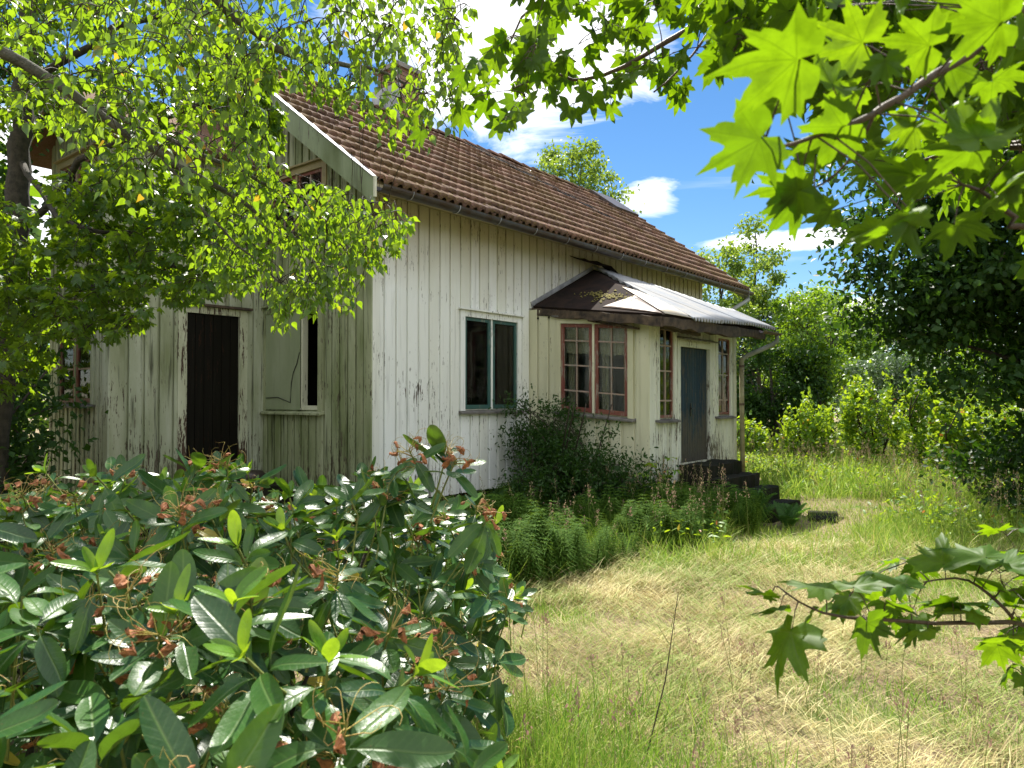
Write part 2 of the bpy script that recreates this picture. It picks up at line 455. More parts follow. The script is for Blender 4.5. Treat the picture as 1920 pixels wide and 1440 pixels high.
def leaf_birch():
    o = [(0, 0), (.22, .07), (.335, .26), (.28, .46), (.12, .74), (0, 1.08)]
    V = []
    for x, y in o:
        V += [(-x, y, .16 * x - .12 * y * y), (0, y, -.12 * y * y), (x, y, .16 * x - .12 * y * y)]
    F = []
    for i in range(len(o) - 1):
        a = 3 * i; F += [(a, a + 1, a + 4, a + 3), (a + 1, a + 2, a + 5, a + 4)]
    return Leaf(V, F)


def leaf_maple(seed, cheap=False):
    """five pointed lobes with teeth, base sinus, gently cupped"""
    r = random.Random(seed)
    half = [(-90, .03), (-66, .30), (-44, .42), (-28, .54), (-18, .50), (-12, .70), (-3, .62), (7, .84), (13, .62), (22, .56), (30, .50), (35, .62), (40, .76), (45, .74), (50, 1.0), (55, .78), (60, .80), (65, .66), (71, .55), (76, .66), (80, .84), (85, .86), (90, 1.12)]
    if cheap: half = [(-90, .03), (-48, .40), (-20, .52), (3, .80), (22, .54), (38, .70), (50, .98), (61, .76), (71, .52), (80, .82), (90, 1.1)]
    o = [(a, q * r.uniform(.93, 1.07)) for a, q in half]
    o2 = [(180 - a, q * r.uniform(.93, 1.07)) for a, q in reversed(half[:-1])][:-1]
    pts = o + o2; n = len(pts)
    bd, fo, tx = r.uniform(.02, .5), r.uniform(.05, .13), r.uniform(-.25, .25)
    def zz(x, y):
        th = math.atan2(y, x); rr = math.hypot(x, y)
        return -bd * rr * rr + fo * rr * math.cos(th * 5 - math.pi / 2 * 5) * (1 if rr < .9 else .4) + .05 * math.sin(6 * x + 4 * y + seed) + tx * x * y
    c = (0, .04)
    V = [(c[0], c[1], 0)]; F = []
    ring = []
    for q in ((.5, 1.0) if not cheap else (1.0,)):
        idx = []
        for a, d in pts:
            x = math.cos(R(a)) * d; y = math.sin(R(a)) * d + .02
            x = c[0] + (x - c[0]) * q; y = c[1] + (y - c[1]) * q
            idx.append(len(V)); V.append((x, y, zz(x, y)))
        ring.append(idx)
    a = ring[0]
    for i in range(n): F.append((0, a[i], a[(i + 1) % n], a[(i + 1) % n]))
    if not cheap:
        b = ring[1]
        for i in range(n): F.append((a[i], b[i], b[(i + 1) % n], a[(i + 1) % n]))
    F3 = []
    for f in F:
        if f[2] == f[3]: F3.append(f[:3])
        else: F3 += [(f[0], f[1], f[2]), (f[0], f[2], f[3])]
    L = Leaf(V, F3); L.V *= .62; return L


def leaf_rhodo(bend, tw=0.0, width=.33):
    V = []; F = []; us = [0, .08, .13, .22, .36, .52, .68, .82, .92, .975, 1.0]; ws = [.035, .04, .28, .62, .88, 1.0, .98, .82, .56, .30, .06]
    for u, q in zip(us, ws):
        wd = q * width / 2; zz = -bend * u * u + .03 * math.sin(6 * u); a = tw * u
        for sx in (-1, 0, 1): V.append((sx * wd * math.cos(a), u, zz + (.30 * wd if sx else 0) + sx * wd * math.sin(a)))
    for i in range(len(us) - 1):
        a = 3 * i; F += [(a, a + 1, a + 4, a + 3), (a + 1, a + 2, a + 5, a + 4)]
    return Leaf(V, F)


BIRCH = leaf_birch(); OVAL = leaf_oval(); RH = [leaf_rhodo(.06, .2, .31), leaf_rhodo(.22, -.25, .33), leaf_rhodo(.42, .3, .28), leaf_rhodo(-.10, -.2, .35)]
MAPLE = [leaf_maple(s) for s in (1, 2, 3, 4, 11, 12)]; MAPLE_C = [leaf_maple(s, True) for s in (5, 6)]
DIAMOND = Leaf([(0, 0, 0), (.32, .42, .06), (0, 1, -.12), (-.32, .42, .06)], [(0, 1, 2), (0, 2, 3)])
for L in (MAPLE + MAPLE_C): L.uv = L.V[:, :2] / .62 - np.array([0, .04])


def frames(d, nrm, size):
    """(N,3) leaf axis, (N,3) wanted normal, (N,) size -> (N,3,3) matrices with columns side, axis, normal"""
    d = d / np.maximum(np.linalg.norm(d, axis=1, keepdims=True), 1e-9)
    s_ = np.cross(d, nrm); s_ /= np.maximum(np.linalg.norm(s_, axis=1, keepdims=True), 1e-9)
    n_ = np.cross(s_, d)
    return np.stack([s_, d, n_], axis=2) * np.asarray(size)[:, None, None]


def rand_unit(n, up=0.0):
    v = rng.normal(size=(n, 3)); v /= np.linalg.norm(v, axis=1, keepdims=True); v[:, 2] += up
    return v / np.linalg.norm(v, axis=1, keepdims=True)


def join_leaves(name, tmpl, M, P, mat, parent=None, label=None):
    n = len(P)
    if n == 0: return None
    V = np.einsum('nij,kj->nki', M, tmpl.V) + P[:, None, :]
    F = tmpl.F[None] + (np.arange(n) * len(tmpl.V))[:, None, None]
    uv = np.tile(tmpl.uv, (n, 1))
    return np_obj(name, V.reshape(-1, 3), F.reshape(-1, tmpl.F.shape[1]), mat, parent, uv)


def scatter_leaves(parent, tmpls, M, P, mat, parts=300, name='leaf', rest='foliage', cheap=None):
    """the leaves that show largest become parts of their own, the rest one mesh"""
    n = len(P); size = np.linalg.norm(M[:, :, 1], axis=1); pr = proj(P)
    vis = (pr[:, 0] > -20) & (pr[:, 0] < 1940) & (pr[:, 1] > -20) & (pr[:, 1] < 1460)
    key = np.where(vis, size / pr[:, 2], 0); order = np.argsort(-key)
    base = parent.matrix_world.inverted() if parent else Matrix()
    base = Matrix.Translation(parent.location).inverted()
    k = min(parts, int((key > 0).sum())); meshes = [np_mesh(name, t_.V, t_.F, mat, t_.uv) for t_ in tmpls]
    for q, i in enumerate(order[:k]):
        o = bpy.data.objects.new(name, meshes[q % len(meshes)])
        mm = Matrix([list(M[i, r_]) + [P[i, r_]] for r_ in range(3)] + [[0, 0, 0, 1]])
        link(o, parent); o.matrix_local = base @ mm
    restn = order[k:]; src = cheap or tmpls
    off = np.array(parent.location)
    for j, t_ in enumerate(src[:2]):
        ids = restn[j::min(2, len(src))]
        o = join_leaves(rest, t_, M[ids], P[ids] - off, mat, parent)
        if o: o['kind'] = 'stuff'


# ---------------------------------------------------------------- ground
def smooth(a, b, x):
    t_ = np.clip((x - a) / (b - a), 0, 1); return t_ * t_ * (3 - 2 * t_)


def gz(x, y):
    x = np.asarray(x, float); y = np.asarray(y, float)
    return -.09 * smooth(4, 10, y) + .03 * np.sin(x * 1.3 + .5 * y) * smooth(1, 3, y) + .02 * np.sin(2.7 * y + x) + 0.25 * smooth(24, 60, y) * 0


def grid_ground():
    xs = np.concatenate([np.linspace(-300, -22, 12), np.linspace(-20, 24, 150), np.linspace(27, 300, 12)])
    ys = np.concatenate([np.linspace(-200, -12, 10), np.linspace(-10, 32, 150), np.linspace(36, 600, 14)])
    X, Y = np.meshgrid(xs, ys); Z = gz(X, Y)
    V = np.stack([X, Y, Z], -1).reshape(-1, 3); nx = len(xs); i, j = np.meshgrid(np.arange(nx - 1), np.arange(len(ys) - 1))
    a = (j * nx + i).ravel(); F = np.stack([a, a + 1, a + nx + 1, a + nx], 1)
    o = np_obj('ground', V, F, 'soil'); tag(o, kind='structure')


grid_ground()

# ---------------------------------------------------------------- the house
CORNER = (-1.73, 9.2, -.05)
HROT = math.atan2(.781, .625)
house = empty('wooden_house', CORNER, HROT)
tag(house, 'old white board house with mossy brown tiled roof and peeling paint', 'house')
def h2w(t, s, z):
    return Vector(CORNER) + Vector((.625 * t - .781 * s, .781 * t + .625 * s, z))

SLOPE = 2.58 / 3.52
def roofz(s):                       # top of the roof boards over the front slope
    return 4.22 + (s + .45) * SLOPE if s <= 3.07 else 4.22 + (6.59 - s) * SLOPE


_bm = {}
def board_mesh(bw, mat, th=.026):
    k = (round(bw, 3), mat)
    if k not in _bm:
        c = .006; P = [(0, 0), (0, -th + c), (c, -th), (bw - c, -th), (bw, -th + c), (bw, 0)]
        V = [(x, y, 0) for x, y in P] + [(x, y, 1) for x, y in P]
        F = [(i, i + 1, i + 7, i + 6) for i in range(5)] + [tuple(range(6)), tuple(range(11, 5, -1))]
        me = bpy.data.meshes.new('board'); me.from_pydata(V, [], F); me.materials.append(MATS[mat]); me.update(); _bm[k] = me
    return _bm[k]


def wall(name, start, rz, L, z0, ztop, openings, mat, pitch=.2, bw=.165, shear=0, sx0=0, th=.12, label=None, boards=True, seed=0):
    rr = random.Random(seed + 11); mb = MB()
    cuts = sorted({0, L} | {a for o in openings for a in o[:2]} | ({L / 2} if callable(ztop) else set()))
    zt = ztop if callable(ztop) else (lambda a: ztop)
    for a0, a1 in zip(cuts[:-1], cuts[1:]):
        ops = sorted([o for o in openings if o[0] <= a0 + 1e-6 and o[1] >= a1 - 1e-6], key=lambda o: o[2])
        zc_ = z0
        for o in ops:
            if o[2] > zc_: mb.box(a0, a1, 0, th, zc_, o[2])
            zc_ = o[3]
        mb.hexa([(a0, 0, zc_), (a1, 0, zc_), (a1, th, zc_), (a0, th, zc_), (a0, 0, zt(a0)), (a1, 0, zt(a1)), (a1, th, zt(a1)), (a0, th, zt(a0))])
    if shear: mb.shear(shear, sx0)
    W = mb.build(name, mat, house, loc=(start[0], start[1], 0), rz=rz)
    if label: W['label'] = label
    if not boards: return W
    a = .0
    while a < L - .03:
        b_ = bw * rr.uniform(.9, 1.06) if False else bw
        wd = min(b_, L - a)
        top = min(zt(a), zt(a + wd)) - .004
        segs = [(z0 + rr.uniform(-.012, .006), top)]
        for o in openings:
            if o[0] < a + wd - .01 and o[1] > a + .01:
                new = []
                for s0, s1 in segs:
                    if o[2] - .06 > s0 + .05: new.append((s0, min(s1, o[2] - .03)))
                    if o[3] + .05 < s1 - .05: new.append((max(s0, o[3] + .03), s1))
                segs = new
        for s0, s1 in segs:
            if s1 - s0 < .05: continue
            o_ = bpy.data.objects.new('board', board_mesh(bw, mat)); link(o_, W)
            o_.location = (a, -.001 - rr.uniform(0, .004), s0 + shear * (a - sx0)); o_.scale = (wd / bw, rr.uniform(.9, 1.15), s1 - s0)
            o_.rotation_euler = (0, rr.uniform(-.0012, .0012), 0)
        a += pitch * rr.uniform(.95, 1.05)
    return W


def place(start, rz, a):
    return (start[0] + math.cos(rz) * a, start[1] + math.sin(rz) * a)


def wave_strip(x0, x1, z0, z1, y, amp, waves, seed, rows=5, hem=0.0):
    r = random.Random(seed); n = max(8, int(waves * 6)); mb = MB(); ph = r.uniform(0, 6)
    for j in range(rows + 1):
        for i in range(n + 1):
            u = i / n; v = j / rows
            mb.v.append((x0 + (x1 - x0) * u, y + amp * math.sin(u * waves * 6.28 + ph + .4 * v) * (.6 + .4 * (1 - v)), z0 + (z1 - z0) * v + (hem * math.sin(u * 9 + ph) if j == 0 else 0)))
    for j in range(rows):
        for i in range(n):
            b = j * (n + 1) + i; mb.f.append((b, b + 1, b + n + 2, b + n + 1))
    return mb


def window(start, rz, a0, a1, z0, z1, ncas, cols, rows, sashmat, casemat, shear=0, sx0=0, curtain=None, label=None, head=True, fw=.045, sillmat=None, mmat='muntin_paint', cw=.09, panes=True):
    w_, h = a1 - a0, z1 - z0; x, y = place(start, rz, a0); dz = shear * (a0 - sx0)
    S = lambda mb: mb.shear(shear) if shear else mb
    loc = (x, y, z0 + dz); mb = MB()
    mb.box(-cw, 0, -.045, .03, -.02, h + cw); mb.box(w_, w_ + cw, -.045, .03, -.02, h + cw); mb.box(0, w_, -.045, .03, h, h + cw)
    mb.box(-.004, .0, .03, .12, 0, h); mb.box(w_, w_ + .004, .03, .12, 0, h)
    if ncas > 1: mb.box(w_ / 2 - .018, w_ / 2 + .018, -.03, .06, 0, h)
    W = S(mb).build('window', casemat, house, loc=loc, rz=rz)
    if label: W['label'] = label
    if head:
        S(MB().box(-cw - .04, w_ + cw + .04, -.085, .0, h + cw + .002, h + cw + .026)).build('head_moulding', sillmat or casemat, W)
    S(MB().hexa([(-cw - .03, -.10, -.065), (w_ + cw + .03, -.10, -.065), (w_ + cw + .03, .03, -.04), (-cw - .03, .03, -.04),
               (-cw - .03, -.10, -.04), (w_ + cw + .03, -.10, -.04), (w_ + cw + .03, .03, -.004), (-cw - .03, .03, -.004)])).build('sill', sillmat or 'grey_wood', W)
    cwid = w_ / ncas
    for c_ in range(ncas):
        x0 = c_ * cwid + .004 + (.018 if c_ and ncas > 1 else 0); x1 = (c_ + 1) * cwid - .004 - (.018 if ncas > 1 and c_ < ncas - 1 else 0)
        mb = MB(); mb.box(x0, x0 + fw, -.022, .02, .004, h - .004); mb.box(x1 - fw, x1, -.022, .02, .004, h - .004)
        mb.box(x0 + fw, x1 - fw, -.022, .02, .004, fw * 1.25); mb.box(x0 + fw, x1 - fw, -.022, .02, h - fw, h - .004)
        S(mb).build('sash', sashmat, W)
        gx0, gx1, gz0, gz1 = x0 + fw, x1 - fw, fw * 1.25, h - fw
        xs = [gx0 + (gx1 - gx0) * i / cols for i in range(cols + 1)]; zs = [gz0] + [gz0 + (gz1 - gz0) * r_ for r_ in rows] + [gz1]
        mw = .011
        for i in range(1, cols): S(MB().box(xs[i] - mw, xs[i] + mw, -.018, .014, gz0, gz1)).build('muntin', mmat, W)
        for z_ in zs[1:-1]: S(MB().box(gx0, gx1, -.016, .012, z_ - mw, z_ + mw)).build('muntin', mmat, W)
        if panes:
            for i in range(cols):
                for j in range(len(zs) - 1):
                    S(MB().box(xs[i], xs[i + 1], -.003, .002, zs[j], zs[j + 1])).build('pane', 'glass', W)
        if curtain:
            S(wave_strip(gx0 - .03, gx1 + .03, h * .66, h - .02, .055, .012, 7, c_ + 3, 4, .01)).build('curtain', 'curtain', W, True)
            S(wave_strip(gx0 - .03, gx0 + .09, .0, h - .02, .14, .016, 2.5, c_ + 9, 5)).build('curtain', 'curtain', W, True)
            S(wave_strip(gx1 - .10, gx1 + .03, .0, h - .02, .14, .016, 2.5, c_ + 19, 5)).build('curtain', 'curtain', W, True)
    return W


HALF = 3.07; WID = 6.14; LEN = 9.46
F0 = ((0, 0), 0.0)
FW = (1.665, 2.86, 1.52, 2.83)            # front window opening t0 t1 z0 z1
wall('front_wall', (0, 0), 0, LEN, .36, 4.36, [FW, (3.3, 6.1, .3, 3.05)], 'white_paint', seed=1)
# gable wall, from the inner corner to the near corner; and its hidden far half
GW = (WID - 0, )
def gz_top(a): return roofz(WID - a) - .06
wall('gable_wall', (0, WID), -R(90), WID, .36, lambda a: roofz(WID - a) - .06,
     [(WID - 2.22, WID - 1.02, 1.52, 2.86), (WID - 2.1, WID - .95, 3.95, 4.72)], 'gable_paint', pitch=.16, bw=.125, seed=2, label='gable wall green with algae and painted-in leaf shade')
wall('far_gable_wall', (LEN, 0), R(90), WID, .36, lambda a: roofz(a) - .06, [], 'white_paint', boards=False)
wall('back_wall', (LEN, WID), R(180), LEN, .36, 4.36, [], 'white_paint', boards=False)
# corner boards
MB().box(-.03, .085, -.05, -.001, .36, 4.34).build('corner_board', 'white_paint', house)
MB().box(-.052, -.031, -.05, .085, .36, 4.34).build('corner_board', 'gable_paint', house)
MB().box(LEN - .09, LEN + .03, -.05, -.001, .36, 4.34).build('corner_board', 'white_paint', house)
# stone foot
MB().box(.03, LEN - .03, .02, .4, -.4, .36).box(.03, .4, .4, WID - .02, -.4, .36).box(LEN - .4, LEN - .03, .4, WID - .02, -.4, .36).build('foundation', 'stone', house)
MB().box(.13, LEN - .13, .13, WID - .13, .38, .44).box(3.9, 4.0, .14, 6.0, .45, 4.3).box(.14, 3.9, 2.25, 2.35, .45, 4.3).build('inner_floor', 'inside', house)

window((0, 0), 0, FW[0], FW[1], FW[2], FW[3], 2, 1, [], 'teal_paint', 'white_paint', label='green framed two light window', fw=.05)
# jug and bowls on the inner sill
j = MB(); prof = [(.0, 0), (.045, 0), (.06, .04), (.058, .09), (.032, .13), (.03, .16), (.042, .18)]
N = 14
for r_, z_ in prof:
    for i in range(N): j.v.append((r_ * math.cos(6.2832 * i / N), r_ * math.sin(6.2832 * i / N), z_))
for k in range(len(prof) - 1):
    for i in range(N): j.f.append((k * N + i, k * N + (i + 1) % N, (k + 1) * N + (i + 1) % N, (k + 1) * N + i))
jo = j.build('jug', 'ceramic', None, True); jo.location = h2w(2.12, .16, 1.53)
tag(jo, 'small white jug on the sill behind the left pane of the green window', 'jug')
MB().box(FW[0], FW[1], .04, .3, FW[2] - .03, FW[2]).build('inner_sill', 'grey_wood', house)
bw_ = MB(); prof = [(.0, .012), (.05, .0), (.055, .01), (.10, .05), (.125, .075), (.118, .075), (.09, .05), (.0, .02)]
for r_, z_ in prof:
    for i in range(N): bw_.v.append((r_ * math.cos(6.2832 * i / N), r_ * math.sin(6.2832 * i / N), z_))
for k in range(len(prof) - 1):
    for i in range(N): bw_.f.append((k * N + i, k * N + (i + 1) % N, (k + 1) * N + (i + 1) % N, (k + 1) * N + i))
bo = bw_.build('bowl', 'ceramic', None, True); bo.location = h2w(1.83, .16, 1.53)
tag(bo, 'pale bowl on the inner sill at the left edge of the green window', 'bowl')

# gable ground-floor window: half boarded over
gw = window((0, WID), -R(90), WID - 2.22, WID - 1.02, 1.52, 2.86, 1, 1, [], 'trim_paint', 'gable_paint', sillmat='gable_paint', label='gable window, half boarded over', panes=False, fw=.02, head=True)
pn = MB().box(.0, .80, -.034, -.024, .0, 1.34); pn.build('boarding_sheet', 'panel_paint', gw)
MB().tube([(.80, -.04, .78), (.74, -.042, .62), (.66, -.042, .5), (.62, -.042, .36), (.60, -.042, .1), (.3, -.042, .17), (.02, -.042, .16)], .006, 4).build('cable', 'iron', gw)
MB().box(.82, .86, -.03, .05, .0, 1.30).box(.86, 1.16, -.02, .03, .02, .06).build('inner_frame', 'trim_paint', gw)
# vent
vt = MB().box(0, .15, -.06, -.03, 0, .12)
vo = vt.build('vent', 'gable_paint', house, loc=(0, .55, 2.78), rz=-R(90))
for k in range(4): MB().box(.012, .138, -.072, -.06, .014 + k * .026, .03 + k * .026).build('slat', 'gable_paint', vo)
# upper gable window, dark
window((0, WID), -R(90), WID - 2.1, WID - .95, 3.95, 4.72, 2, 2, [.5], 'red_paint', 'soffit_paint', label='dark upper window in the gable')

# side wing to the left of the gable
W0, WL, WS0, WS1, WZ = -2.1, 2.1, 2.3, 4.1, 5.0
DO = (.93, 1.68, .62, 2.80)
wall('wing_wall', (W0, WS0), 0, WL, .3, WZ, [DO], 'wing_paint', pitch=.19, bw=.155, seed=4, label='weathered wing wall with green stains and painted-in shade')
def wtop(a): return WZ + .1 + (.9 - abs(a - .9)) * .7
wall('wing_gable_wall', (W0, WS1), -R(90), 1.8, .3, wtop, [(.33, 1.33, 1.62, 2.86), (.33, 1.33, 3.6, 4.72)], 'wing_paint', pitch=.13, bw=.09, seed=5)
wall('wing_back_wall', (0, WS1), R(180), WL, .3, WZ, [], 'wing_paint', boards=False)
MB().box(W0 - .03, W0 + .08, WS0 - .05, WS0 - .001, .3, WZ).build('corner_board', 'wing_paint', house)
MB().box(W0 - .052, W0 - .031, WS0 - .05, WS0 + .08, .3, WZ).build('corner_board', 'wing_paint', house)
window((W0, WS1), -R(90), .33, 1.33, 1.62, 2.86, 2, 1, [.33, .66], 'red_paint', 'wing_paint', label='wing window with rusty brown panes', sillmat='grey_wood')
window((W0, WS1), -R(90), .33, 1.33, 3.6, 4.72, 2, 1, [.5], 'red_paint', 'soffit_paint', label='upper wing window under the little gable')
MB().box(W0 + .03, -.02, WS0 + .02, WS1 - .02, -.4, .3).build('foundation', 'stone', house)
for sg, s0, s1 in ((1, WS0 - .3, 3.2), (-1, 3.2, WS1 + .3)):
    z0_ = WZ - .1; z1_ = WZ + .1 + .9 * .7 + .02
    zz = (z0_, z1_) if sg > 0 else (z1_, z0_)
    MB().slab([(W0 - .32, s0, zz[0]), (.3, s0, zz[0]), (.3, s1, zz[1]), (W0 - .32, s1, zz[1])], .05).build('wing_roof', 'tile', house)
    MB().bar((W0 - .34, s0, zz[0] - .08), (W0 - .34, s1, zz[1] - .08), .03, .2).build('bargeboard', 'soffit_paint', house)
MB().box(W0 - .1, 0, WS0 - .13, WS0 - .05, WZ - .18, WZ - .06).build('cornice', 'soffit_paint', house)

# black side door in the wing wall
dx, dy = place((W0, WS0), 0, DO[0]); dw, dh = DO[1] - DO[0], DO[3] - DO[2]
df_ = MB().box(-.12, 0, -.045, .03, 0, dh + .09).box(dw, dw + .12, -.045, .03, 0, dh + .09).box(0, dw, -.045, .03, dh, dh + .09)
dfo = df_.build('door_frame', 'wing_paint', house, loc=(dx, dy, DO[2]))
paint('peeled_frame', (.62, .64, .50), wood=(.10, .05, .025), peel=.56, alg=.5, grime=.7, lowdirt=2)
dfo.data.materials[0] = MATS['peeled_frame']
MB().box(-.17, dw + .17, -.10, 0, dh + .092, dh + .125).build('head_moulding', 'rotten_wood', dfo)
door = MB().box(.0, dw, .0, .03, .0, dh).build('side_door', 'black_door', house, loc=(dx, dy, DO[2])); door['label'] = 'dark brown side door'
for k in range(6): MB().box(k * dw / 6 + .004, (k + 1) * dw / 6 - .004, -.014, -.001, .02, dh - .01).build('board', 'black_door', door)

# roof boards, bargeboards, soffit
T0, T1 = -.4, 11.1
MB().slab([(T0 + .02, -.45, roofz(-.45)), (T1 - .02, -.45, roofz(-.45)), (T1 - .02, HALF, roofz(HALF)), (T0 + .02, HALF, roofz(HALF))], .06).build('roof_deck', 'soffit_paint', house)
MB().slab([(T0 + .02, HALF, roofz(HALF)), (T1 - .02, HALF, roofz(HALF)), (T1 - .02, WID + .45, roofz(-.45)), (T0 + .02, WID + .45, roofz(-.45))], .06).build('back_roof', 'tile', house)
dn = Vector((0, .45 + HALF, 0))
for t_ in (T0, T1):
    for s0, s1 in ((-.5, HALF), (WID + .5, HALF)):
        z0_ = roofz(-.5) if True else 0
        a = Vector((t_, s0, z0_ - .12)); b = Vector((t_, s1, roofz(HALF) - .12))
        MB().hexa([(t_ - .016, s0, z0_ - .26), (t_ + .016, s0, z0_ - .26), (t_ + .016, s1, b.z - .16), (t_ - .016, s1, b.z - .16),
                   (t_ - .016, s0, z0_ + .045), (t_ + .016, s0, z0_ + .045), (t_ + .016, s1, b.z + .165), (t_ - .016, s1, b.z + .165)]).build('bargeboard', 'barge_paint', house)
        MB().hexa([(t_ - .03, s0, z0_ + .05), (t_ + .07, s0, z0_ + .05), (t_ + .07, s1, b.z + .17), (t_ - .03, s1, b.z + .17),
                   (t_ - .03, s0, z0_ + .062), (t_ + .07, s0, z0_ + .062), (t_ + .07, s1, b.z + .182), (t_ - .03, s1, b.z + .182)]).build('verge_flashing', 'pale_metal', house)
MB().box(T0 - .017, T0 + .012, -.53, -.502, 4.0, 4.24).build('bargeboard_end', 'trim_paint', house)
MB().box(T0 + .03, T1 - .03, -.47, -.43, 4.09, 4.18).build('fascia', 'soffit_paint', house)
MB().box(0, LEN, -.060, -.032, 4.22, 4.36).build('frieze', 'soffit_paint', house)


# tiles
def tile_mesh():
    W_, Lh = .300, .365; n = 16; rowsy = 3; V = []; F = []
    def prof(u):
        q = (u * 2) % 1.0
        return .042 * (max(0, math.sin(math.pi * min(1, q / .62))) ** .8 if q < .62 else 0.0) - (.004 if q >= .62 else 0)
    for j in range(rowsy + 1):
        for i in range(n + 1):
            u = i / n; v = j / rowsy
            V.append((u * (W_ + .012), v * Lh, prof(u * .999) + .056 - .052 * v + .003 * math.sin(u * 5 + 3 * v)))
    for j in range(rowsy):
        for i in range(n):
            b = j * (n + 1) + i; F.append((b, b + 1, b + n + 2, b + n + 1))
    b0 = len(V)
    for i in range(n + 1):
        u = i / n; x, y, z = V[i]; V.append((x, .006, z - .05))
    for i in range(n): F.append((b0 + i, b0 + i + 1, i + 1, i))
    return np.array(V), np.array(F)


TV, TF = tile_mesh(); tme = np_mesh('roof_tile', TV, TF, 'tile', smooth=False)
ang = math.atan(SLOPE); ca, sa = math.cos(ang), math.sin(ang)
tiles = []
NC = 38; NR = 13; EXP = (3.52 / ca - .02) / NR
for r_ in range(NR):
    for c_ in range(NC):
        d = -.06 + r_ * EXP
        s_ = -.45 + d * ca; z_ = roofz(-.45) + d * sa
        tiles.append((T0 + .05 + c_ * .2997, s_, z_, rng.normal(0, .006), rng.normal(0, .012), rng.normal(0, .004)))
tiles.sort(key=lambda q: (h2w(q[0] + .15, q[1] + .15, q[2]) - cam.location).length)
def tmat(q):
    return Matrix.Translation((q[0], q[1], q[2] + .004 + q[5])) @ Matrix.Rotation(ang + q[3] * .8, 4, 'X') @ Matrix.Rotation(q[4], 4, 'Z')
for q in tiles[:300]:
    o = bpy.data.objects.new('roof_tile', tme); link(o, house); o.matrix_local = tmat(q)
Vs = []; Fs = []
for k, q in enumerate(tiles[300:]):
    m_ = np.array(tmat(q)); Vs.append(TV @ m_[:3, :3].T + m_[:3, 3]); Fs.append(TF + k * len(TV))
tf_ = np_obj('roof_tiles', np.concatenate(Vs), np.concatenate(Fs), 'tile', house, smooth=False); tf_['kind'] = 'stuff'
# ridge caps
cap = MB(); nn = 7
for k, (y, r0) in enumerate(((0, .115), (.40, .095))):
    for i in range(nn):
        a_ = math.pi * i / (nn - 1); cap.v.append((y, -math.cos(a_) * r0, math.sin(a_) * r0 * .75 + (.012 if k == 0 else 0)))
for i in range(nn - 1): cap.f.append((i, i + 1, nn + i + 1, nn + i))
for i in range(nn): pass
b0 = len(cap.v)
for i in range(nn): x, y, z = cap.v[i]; cap.v.append((x, y * .8, z - .025))
for i in range(nn - 1): cap.f.append((b0 + i, b0 + i + 1, i + 1, i))
cme = bpy.data.meshes.new('ridge_tile'); cme.from_pydata(cap.v, [], cap.f); cme.materials.append(MATS['tile'])
for k in range(30):
    o = bpy.data.objects.new('ridge_tile', cme); link(o, house); o.location = (T0 + .02 + k * .385, HALF, roofz(HALF) + .015 + rng.normal(0, .006)); o.rotation_euler = (0, rng.normal(0, .012), rng.normal(0, .02))
# moss lumps along the lowest tiles
V = []; F = []
mo = MB()
for k in range(420):
    t_ = rng.uniform(T0 + .1, T1 - .1); d = abs(rng.normal(0, .35)) - .04 if rng.random() < .7 else rng.uniform(0, 3.0)
    s_ = -.45 + d * ca; z_ = roofz(s_) + .03; r0 = rng.uniform(.008, .02)
    vs = [(t_ + math.cos(a_) * r0 * rng.uniform(.8, 1.5), s_ + math.sin(a_) * r0 * rng.uniform(.8, 1.5), z_ - .01) for a_ in np.linspace(0, 5.2, 6)] + [(t_, s_, z_ + r0 * .8)]
    mo.add(vs, [(i, (i + 1) % 6, 6) for i in range(6)])
mo_ = mo.build('moss', 'moss', house, True); mo_['kind'] = 'stuff'

# gutter with brackets
def gutter(x0, x1, y, z, r0, drop=0.0, n=10):
    mb = MB(); k = 12
    for kk in range(k + 1):
        x = x0 + (x1 - x0) * kk / k; zz = z + drop * kk / k + .004 * math.sin(kk * 1.7)
        for rr_ in (r0, r0 - .006):
            for i in range(n + 1):
                a_ = math.pi + math.pi * i / n; mb.v.append((x, y + math.cos(a_) * rr_, zz + math.sin(a_) * rr_))
    st_ = 2 * (n + 1)
    for kk in range(k):
        for i in range(n):
            b = kk * st_ + i; mb.f.append((b, b + st_, b + st_ + 1, b + 1)); b += n + 1; mb.f.append((b, b + 1, b + st_ + 1, b + st_))
        for i in (0, n):
            b = kk * st_ + i; mb.f.append((b, b + n + 1, b + n + 1 + st_, b + st_))
    return mb
GY, GZ = -.555, 4.14
gutter(T0 + .03, T1 - .05, GY, GZ, .078).build('gutter', 'dark_metal', house)
brk = MB().tube([(0, math.cos(a_) * .084, math.sin(a_) * .084) for a_ in np.linspace(math.pi * .98, 2 * math.pi, 9)] + [(0, .1, .03)], .006, 4)
bme = brk.build('gutter_bracket', 'pale_metal', house); bme.location = (T0 + .5, GY, GZ)
for k in range(1, 14):
    o = bme.copy(); o.location = (T0 + .5 + k * .82, GY, GZ); link(o, house)
MB().tube([(T1 - .2, GY, GZ - .05), (T1 - .2, GY, GZ - .16), (T1 - .35, GY + .03, GZ - .24), (LEN + .2, -.14, 3.35), (LEN + .08, -.12, 3.2)], .045, 10).tube([(LEN + .08, -.12, 3.2), (LEN + .08, -.12, .3)], .045, 10).build('downpipe', 'grey_pipe', house, True)
